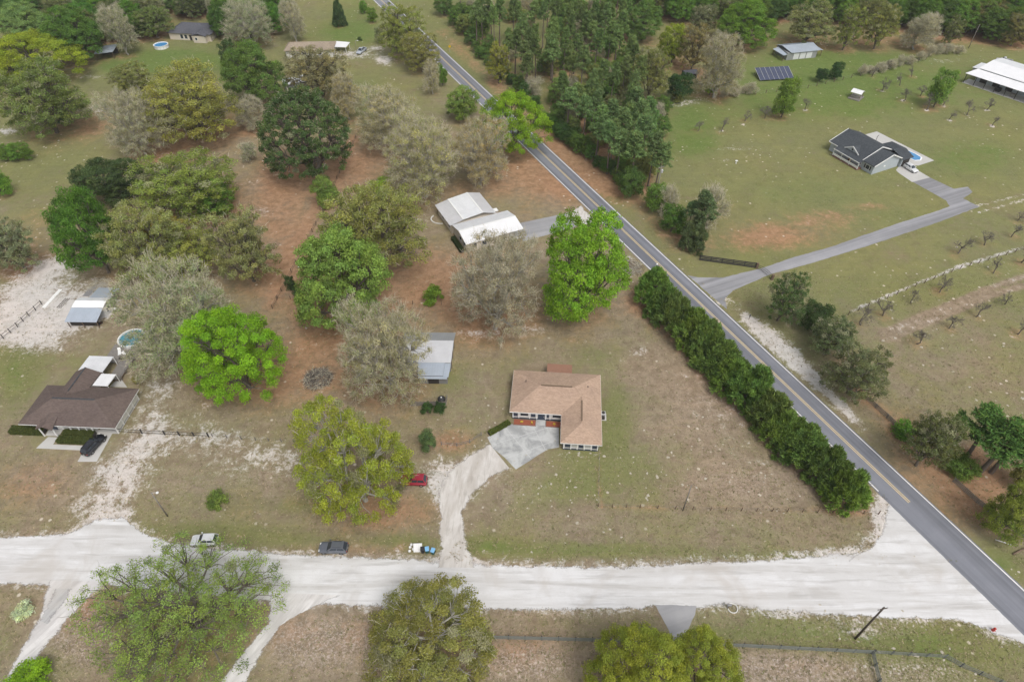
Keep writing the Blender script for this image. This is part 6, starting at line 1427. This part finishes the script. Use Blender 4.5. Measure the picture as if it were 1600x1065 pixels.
sticks('debris_pile', 'low heap of grey branches under the tree above the metal shed', 'debris pile', (155,445), 2.4, .5, 160, ['twig','bark_grey'], 6)
for lab,a,b,w_,mat in (('long white sheet lying on the sand left of the metal shed',(68,481),(95,452),.85,'white'),('white plastic pipe lying on the grass at the right edge',(1555,843),(1579,851),.16,'white'),('brown log lying at the right edge below the shrub',(1582,866),(1606,855),.32,'wood_brown'),('grey pallet frame lying on the sand left of the metal shed',(92,481),(106,466),1.1,'wood_grey'),('dark metal panel leaning behind the metal shed',(134,463),(146,449),1.6,'mt_rust'),('white plank standing in the mid green oak shade',(466,418),(475,402),.22,'white')):
    A = W3(*a); B = W3(*b); t = thing('log' if 'log' in lab else ('pipe' if 'pipe' in lab else 'board'), lab, 'log' if 'log' in lab else ('pipe' if 'pipe' in lab else 'board'), A, math.atan2(B.y-A.y,B.x-A.x)); Ln = (B-A).length
    if 'log' in lab or 'pipe' in lab: MB().tube([(0,0,w_/2),(Ln*.5,.04,w_/2+.02),(Ln,0,w_/2)],[w_/2,w_/2,w_*.42],9).build('shaft', M[mat], t, smooth=True)
    elif 'pallet' in lab:
        for k in range(6): MB().box(k*Ln/6,k*Ln/6+.12,-w_/2,w_/2,.10,.13).build('slat', M[mat], t)
        for k in (-.45,0,.45): MB().box(0,Ln,k*w_-.04,k*w_+.04,0,.10).build('bearer', M[mat], t)
    else: MB().box(0,Ln,-w_/2,w_/2,.03,.09).build('sheet', M[mat], t); MB().box(Ln*.1,Ln*.1+.1,-w_/2+.02,w_/2-.02,0,.03).build('batten', M['wood_brown'], t); MB().box(Ln*.85,Ln*.85+.1,-w_/2+.02,w_/2-.02,0,.03).build('batten', M['wood_brown'], t)
tb = thing('table', 'small white table beside the right wall of the metal shed', 'table', W3(181,486), .5); part('top', M['white'], tb, -.6,.6,-.4,.4,.70,.76)
for sx in (-.52,.52):
    for sy in (-.32,.32): part('leg', M['trim'], tb, sx-.03,sx+.03,sy-.03,sy+.03,0,.70)
for lab,(px,py),mat in (('old tyre lying on the sand between shed and pool',(187,503),'tyre'),('old tyre leaning near the front corner of the metal shed',(158,505),'tyre')):
    t = thing('old_tyre', lab, 'tyre', W3(px,py)); MB().lathe([(.20,.02),(.36,.02),(.40,.10),(.36,.2),(.20,.2),(.20,.02)],16).build('carcass', M[mat], t, smooth=True); MB().lathe([(.19,.03),(.19,.05)],12).build('soil', M['mulch'], t)
tk = thing('water_tank', 'dark tank and junk behind the low grey board screen', 'tank', W3(690,626)); MB().lathe([(.7,0),(.75,.1),(.75,.8),(.4,1.0),(.1,1.05)],14).build('shell', M['plastic'], tk, smooth=True); MB().lathe([(.14,1.0),(.14,1.12)],8).build('cap', M['white'], tk)
st = thing('stone_ring', 'curved pale stone edging round the bed left of the white metal-roofed house', 'garden edging', W3(690,342)); 
for k in range(12):
    a_ = 2.6+k*.2; o = MB().box(-.24,.24,-.14,.14,0,.22).build('stone', M['wall_white'], st); o.location = (2.8*math.cos(a_), 2.4*math.sin(a_), 0); o.rotation_euler = (0,0,a_+1.57+trng.uniform(-.2,.2))
bb = thing('bird_bath', 'small white birdbath on the far lawn left of the wood', 'bird bath', W3(1150,255)); MB().lathe([(.25,0),(.1,.1),(.08,.6),(.4,.75),(.42,.82)],12).build('basin', M['white'], bb)
MB().lathe([(.36,.80),(.01,.801)],12).build('water', M['water_teal'], bb)

# ---------------------------------------------------------------- uncountable small stuff on the ground
def mounds(clusters, seed):
    rg = np.random.default_rng(seed); V = []; Fq = []
    for cx, cy, sx, sy, n, s0, s1 in clusters:
        for _ in range(int(n*(.28 if cx > 1250 and cy < 700 else .45))):
            x, y = W(cx+rg.normal()*sx, cy+rg.normal()*sy)
            if abs((Vector((x, y))-RC).dot(RN)) < 4.0: continue
            r = rg.uniform(s0, s1); k = 9; b = len(V); el = rg.uniform(.6,1.0); ph = rg.uniform(0,3.14)
            for i in range(k):
                a_ = 2*math.pi*i/k; rr = r*rg.uniform(.65,1.15); u, v = rr*math.cos(a_), rr*el*math.sin(a_); V.append((x+u*math.cos(ph)-v*math.sin(ph), y+u*math.sin(ph)+v*math.cos(ph), .003))
            for i in range(k):
                p = V[b+i]; V.append((x+(p[0]-x)*.55+rg.normal()*.03, y+(p[1]-y)*.55+rg.normal()*.03, r*.16*rg.uniform(.7,1.3)))
            for i in range(k): j = (i+1)%k; Fq.append((b+i,b+j,b+k+j,b+k+i))
            Fq.append(tuple(b+k+i for i in range(k)))
    me = bpy.data.meshes.new('sand_mounds'); me.from_pydata(V, [], Fq); me.polygons.foreach_set('use_smooth',[True]*len(Fq)); me.update()
    t = NT('pale_sand_and_limerock'); t.bump(t.noise(9,3),.6,.05); mat = t.done(t.mix(t.noise(1.3,4), (.33,.295,.235), (.55,.51,.43)), .95, 0, .1)
    tag(link('sand_mounds', me, mat), 'scattered small white sand mounds and limerock bits on the lawns', 'sand', kind='stuff')
mounds([(990,720,60,40,42,.12,.34),(960,760,60,30,36,.12,.36),(880,715,50,8,40,.08,.25),(1080,700,70,50,40,.06,.2),(1180,760,80,40,44,.06,.22),(1100,640,60,60,40,.05,.18),(840,790,60,30,24,.12,.34),(880,770,50,20,18,.12,.3),(790,770,30,20,22,.1,.3),
        (1500,520,60,40,60,.15,.42),(1560,600,40,30,44,.15,.45),(1440,500,60,40,26,.12,.35),(1550,420,60,30,20,.15,.35),(1290,450,60,30,14,.12,.3),(1400,430,80,40,20,.12,.3),(1480,1020,60,25,44,.10,.34),(1420,1045,40,14,40,.1,.3),(1250,960,60,10,30,.08,.25),(1350,985,24,10,40,.06,.2),
        (90,240,60,14,26,.18,.40),(150,225,30,10,10,.2,.4),(500,480,30,20,10,.15,.4),(300,700,60,20,24,.10,.36),(430,710,30,14,18,.12,.4),(370,690,50,10,14,.1,.3),(60,520,50,30,30,.06,.2),(740,660,40,30,34,.08,.22),(755,650,14,14,26,.1,.28),(700,610,40,30,20,.06,.2),(900,840,90,16,20,.08,.26),
        (620,862,30,5,26,.05,.15),(980,412,14,8,30,.08,.2),(1110,330,30,10,8,.1,.3),(1170,250,60,20,10,.15,.35),(1480,130,80,20,20,.15,.4),(1560,880,20,30,14,.08,.25),(220,800,60,12,30,.06,.2),(1350,870,30,6,40,.05,.16),(560,880,60,4,16,.04,.12)], 21)
def grass_tufts(n, seed):
    rg = np.random.default_rng(seed)
    px = rg.uniform(-20,1620,n*2); py = rg.uniform(430,1080,n*2)
    keep = rg.random(n*2) < .5; px, py = px[keep][:n], py[keep][:n]
    # keep clear of roads, drives and buildings
    def out(P):
        P = np.array(P); c = np.zeros(len(px), bool); j = len(P)-1
        for i in range(len(P)):
            xi, yi = P[i]; xj, yj = P[j]
            k = ((yi > py) != (yj > py)) & (px < (xj-xi)*(py-yi)/(yj-yi+1e-9)+xi); c ^= k; j = i
        return ~c
    ok = out(list(reversed(top))+bot)
    for P in ([(1310,880),(1370,850),(1388,800),(1392,760),(1480,860),(1480,900)],[(760,640),(800,560),(945,560),(945,712),(860,712),(805,738),(683,884),(683,770),(700,735),(765,690)],[(20,690),(60,590),(150,540),(230,505),(230,560),(200,680),(150,725),(120,725)],[(620,515),(715,515),(705,605),(650,605)],[(1080,425),(1400,340),(1480,320),(1530,325),(1200,432),(1130,470)],[(990,395),(1045,395),(1640,930),(1640,1010),(1390,780)],[(78,905),(170,905),(40,1060),(0,1060)],[(420,930),(530,935),(385,1065),(330,1065)],[(1020,940),(1092,940),(1070,1010),(1045,1010)],[(95,440),(195,440),(195,515),(95,515)]): ok &= out(P)
    px, py = px[ok], py[ok]; m = len(px)
    d = F*sT+(py-532.5)*cT; k = HC/d; x = (px-800)*k; y = (F*cT-(py-532.5)*sT)*k
    nb = 5; X = np.repeat(np.stack([x,y,np.zeros(m)],1), nb, 0); n2 = len(X)
    X[:,:2] += rg.normal(size=(n2,2))*.10; a_ = rg.uniform(0,6.283,n2); le = rg.uniform(.35,1.2,n2)
    dv = np.stack([np.cos(a_)*np.cos(le), np.sin(a_)*np.cos(le), np.sin(le)],1); Lb = rg.uniform(.10,.26,n2)[:,None]; sd = np.stack([-np.sin(a_), np.cos(a_), np.zeros(n2)],1)*.035
    V = np.stack([X-sd, X+sd, X+dv*Lb+sd*.4, X+dv*Lb-sd*.4],1).reshape(-1,3)
    hue = np.repeat(rg.random(m), nb); tone = np.clip(np.repeat(rg.normal(1,.22,m), nb)*rg.normal(1,.15,n2),.5,1.6)
    t = NT('dry_and_green_grass'); c = t.mix(t.rng(t.attr('hue'),.40,.85), (.34,.275,.18), (.15,.165,.055)); g = t.n.new('ShaderNodeCombineColor')
    for i in range(3): t.l.new(t.attr('tone'), g.inputs[i])
    mat = t.done(t.mix(1.0, c, g.outputs[0], 'MULTIPLY'), .9, 0, .1)
    me = np_mesh('grass_tufts', V, np.arange(4*n2).reshape(-1,4), [mat], None, dict(hue=hue, tone=tone))
    tag(link('grass_tufts', me), 'short tufts of dry and green grass over the near lawns', 'grass', kind='stuff')
grass_tufts(42000, 8)

finish_ground()

# ---------------------------------------------------------------- thin spring haze
hz = MB().box(-4200,4200,-700,6200,-1.5,101.5).build('haze', None); hm = bpy.data.materials.new('haze'); hm.use_nodes = True
hn = hm.node_tree.nodes; hn.remove(hn['Principled BSDF']); pv = hn.new('ShaderNodeVolumePrincipled'); pv.inputs['Color'].default_value = (.92,.95,1.0,1); pv.inputs['Density'].default_value = .00011
hm.node_tree.links.new(pv.outputs[0], hn['Material Output'].inputs['Volume']); hz.data.materials.append(hm)
tag(hz, 'thin pale haze in the air over the whole scene', 'haze', kind='stuff')
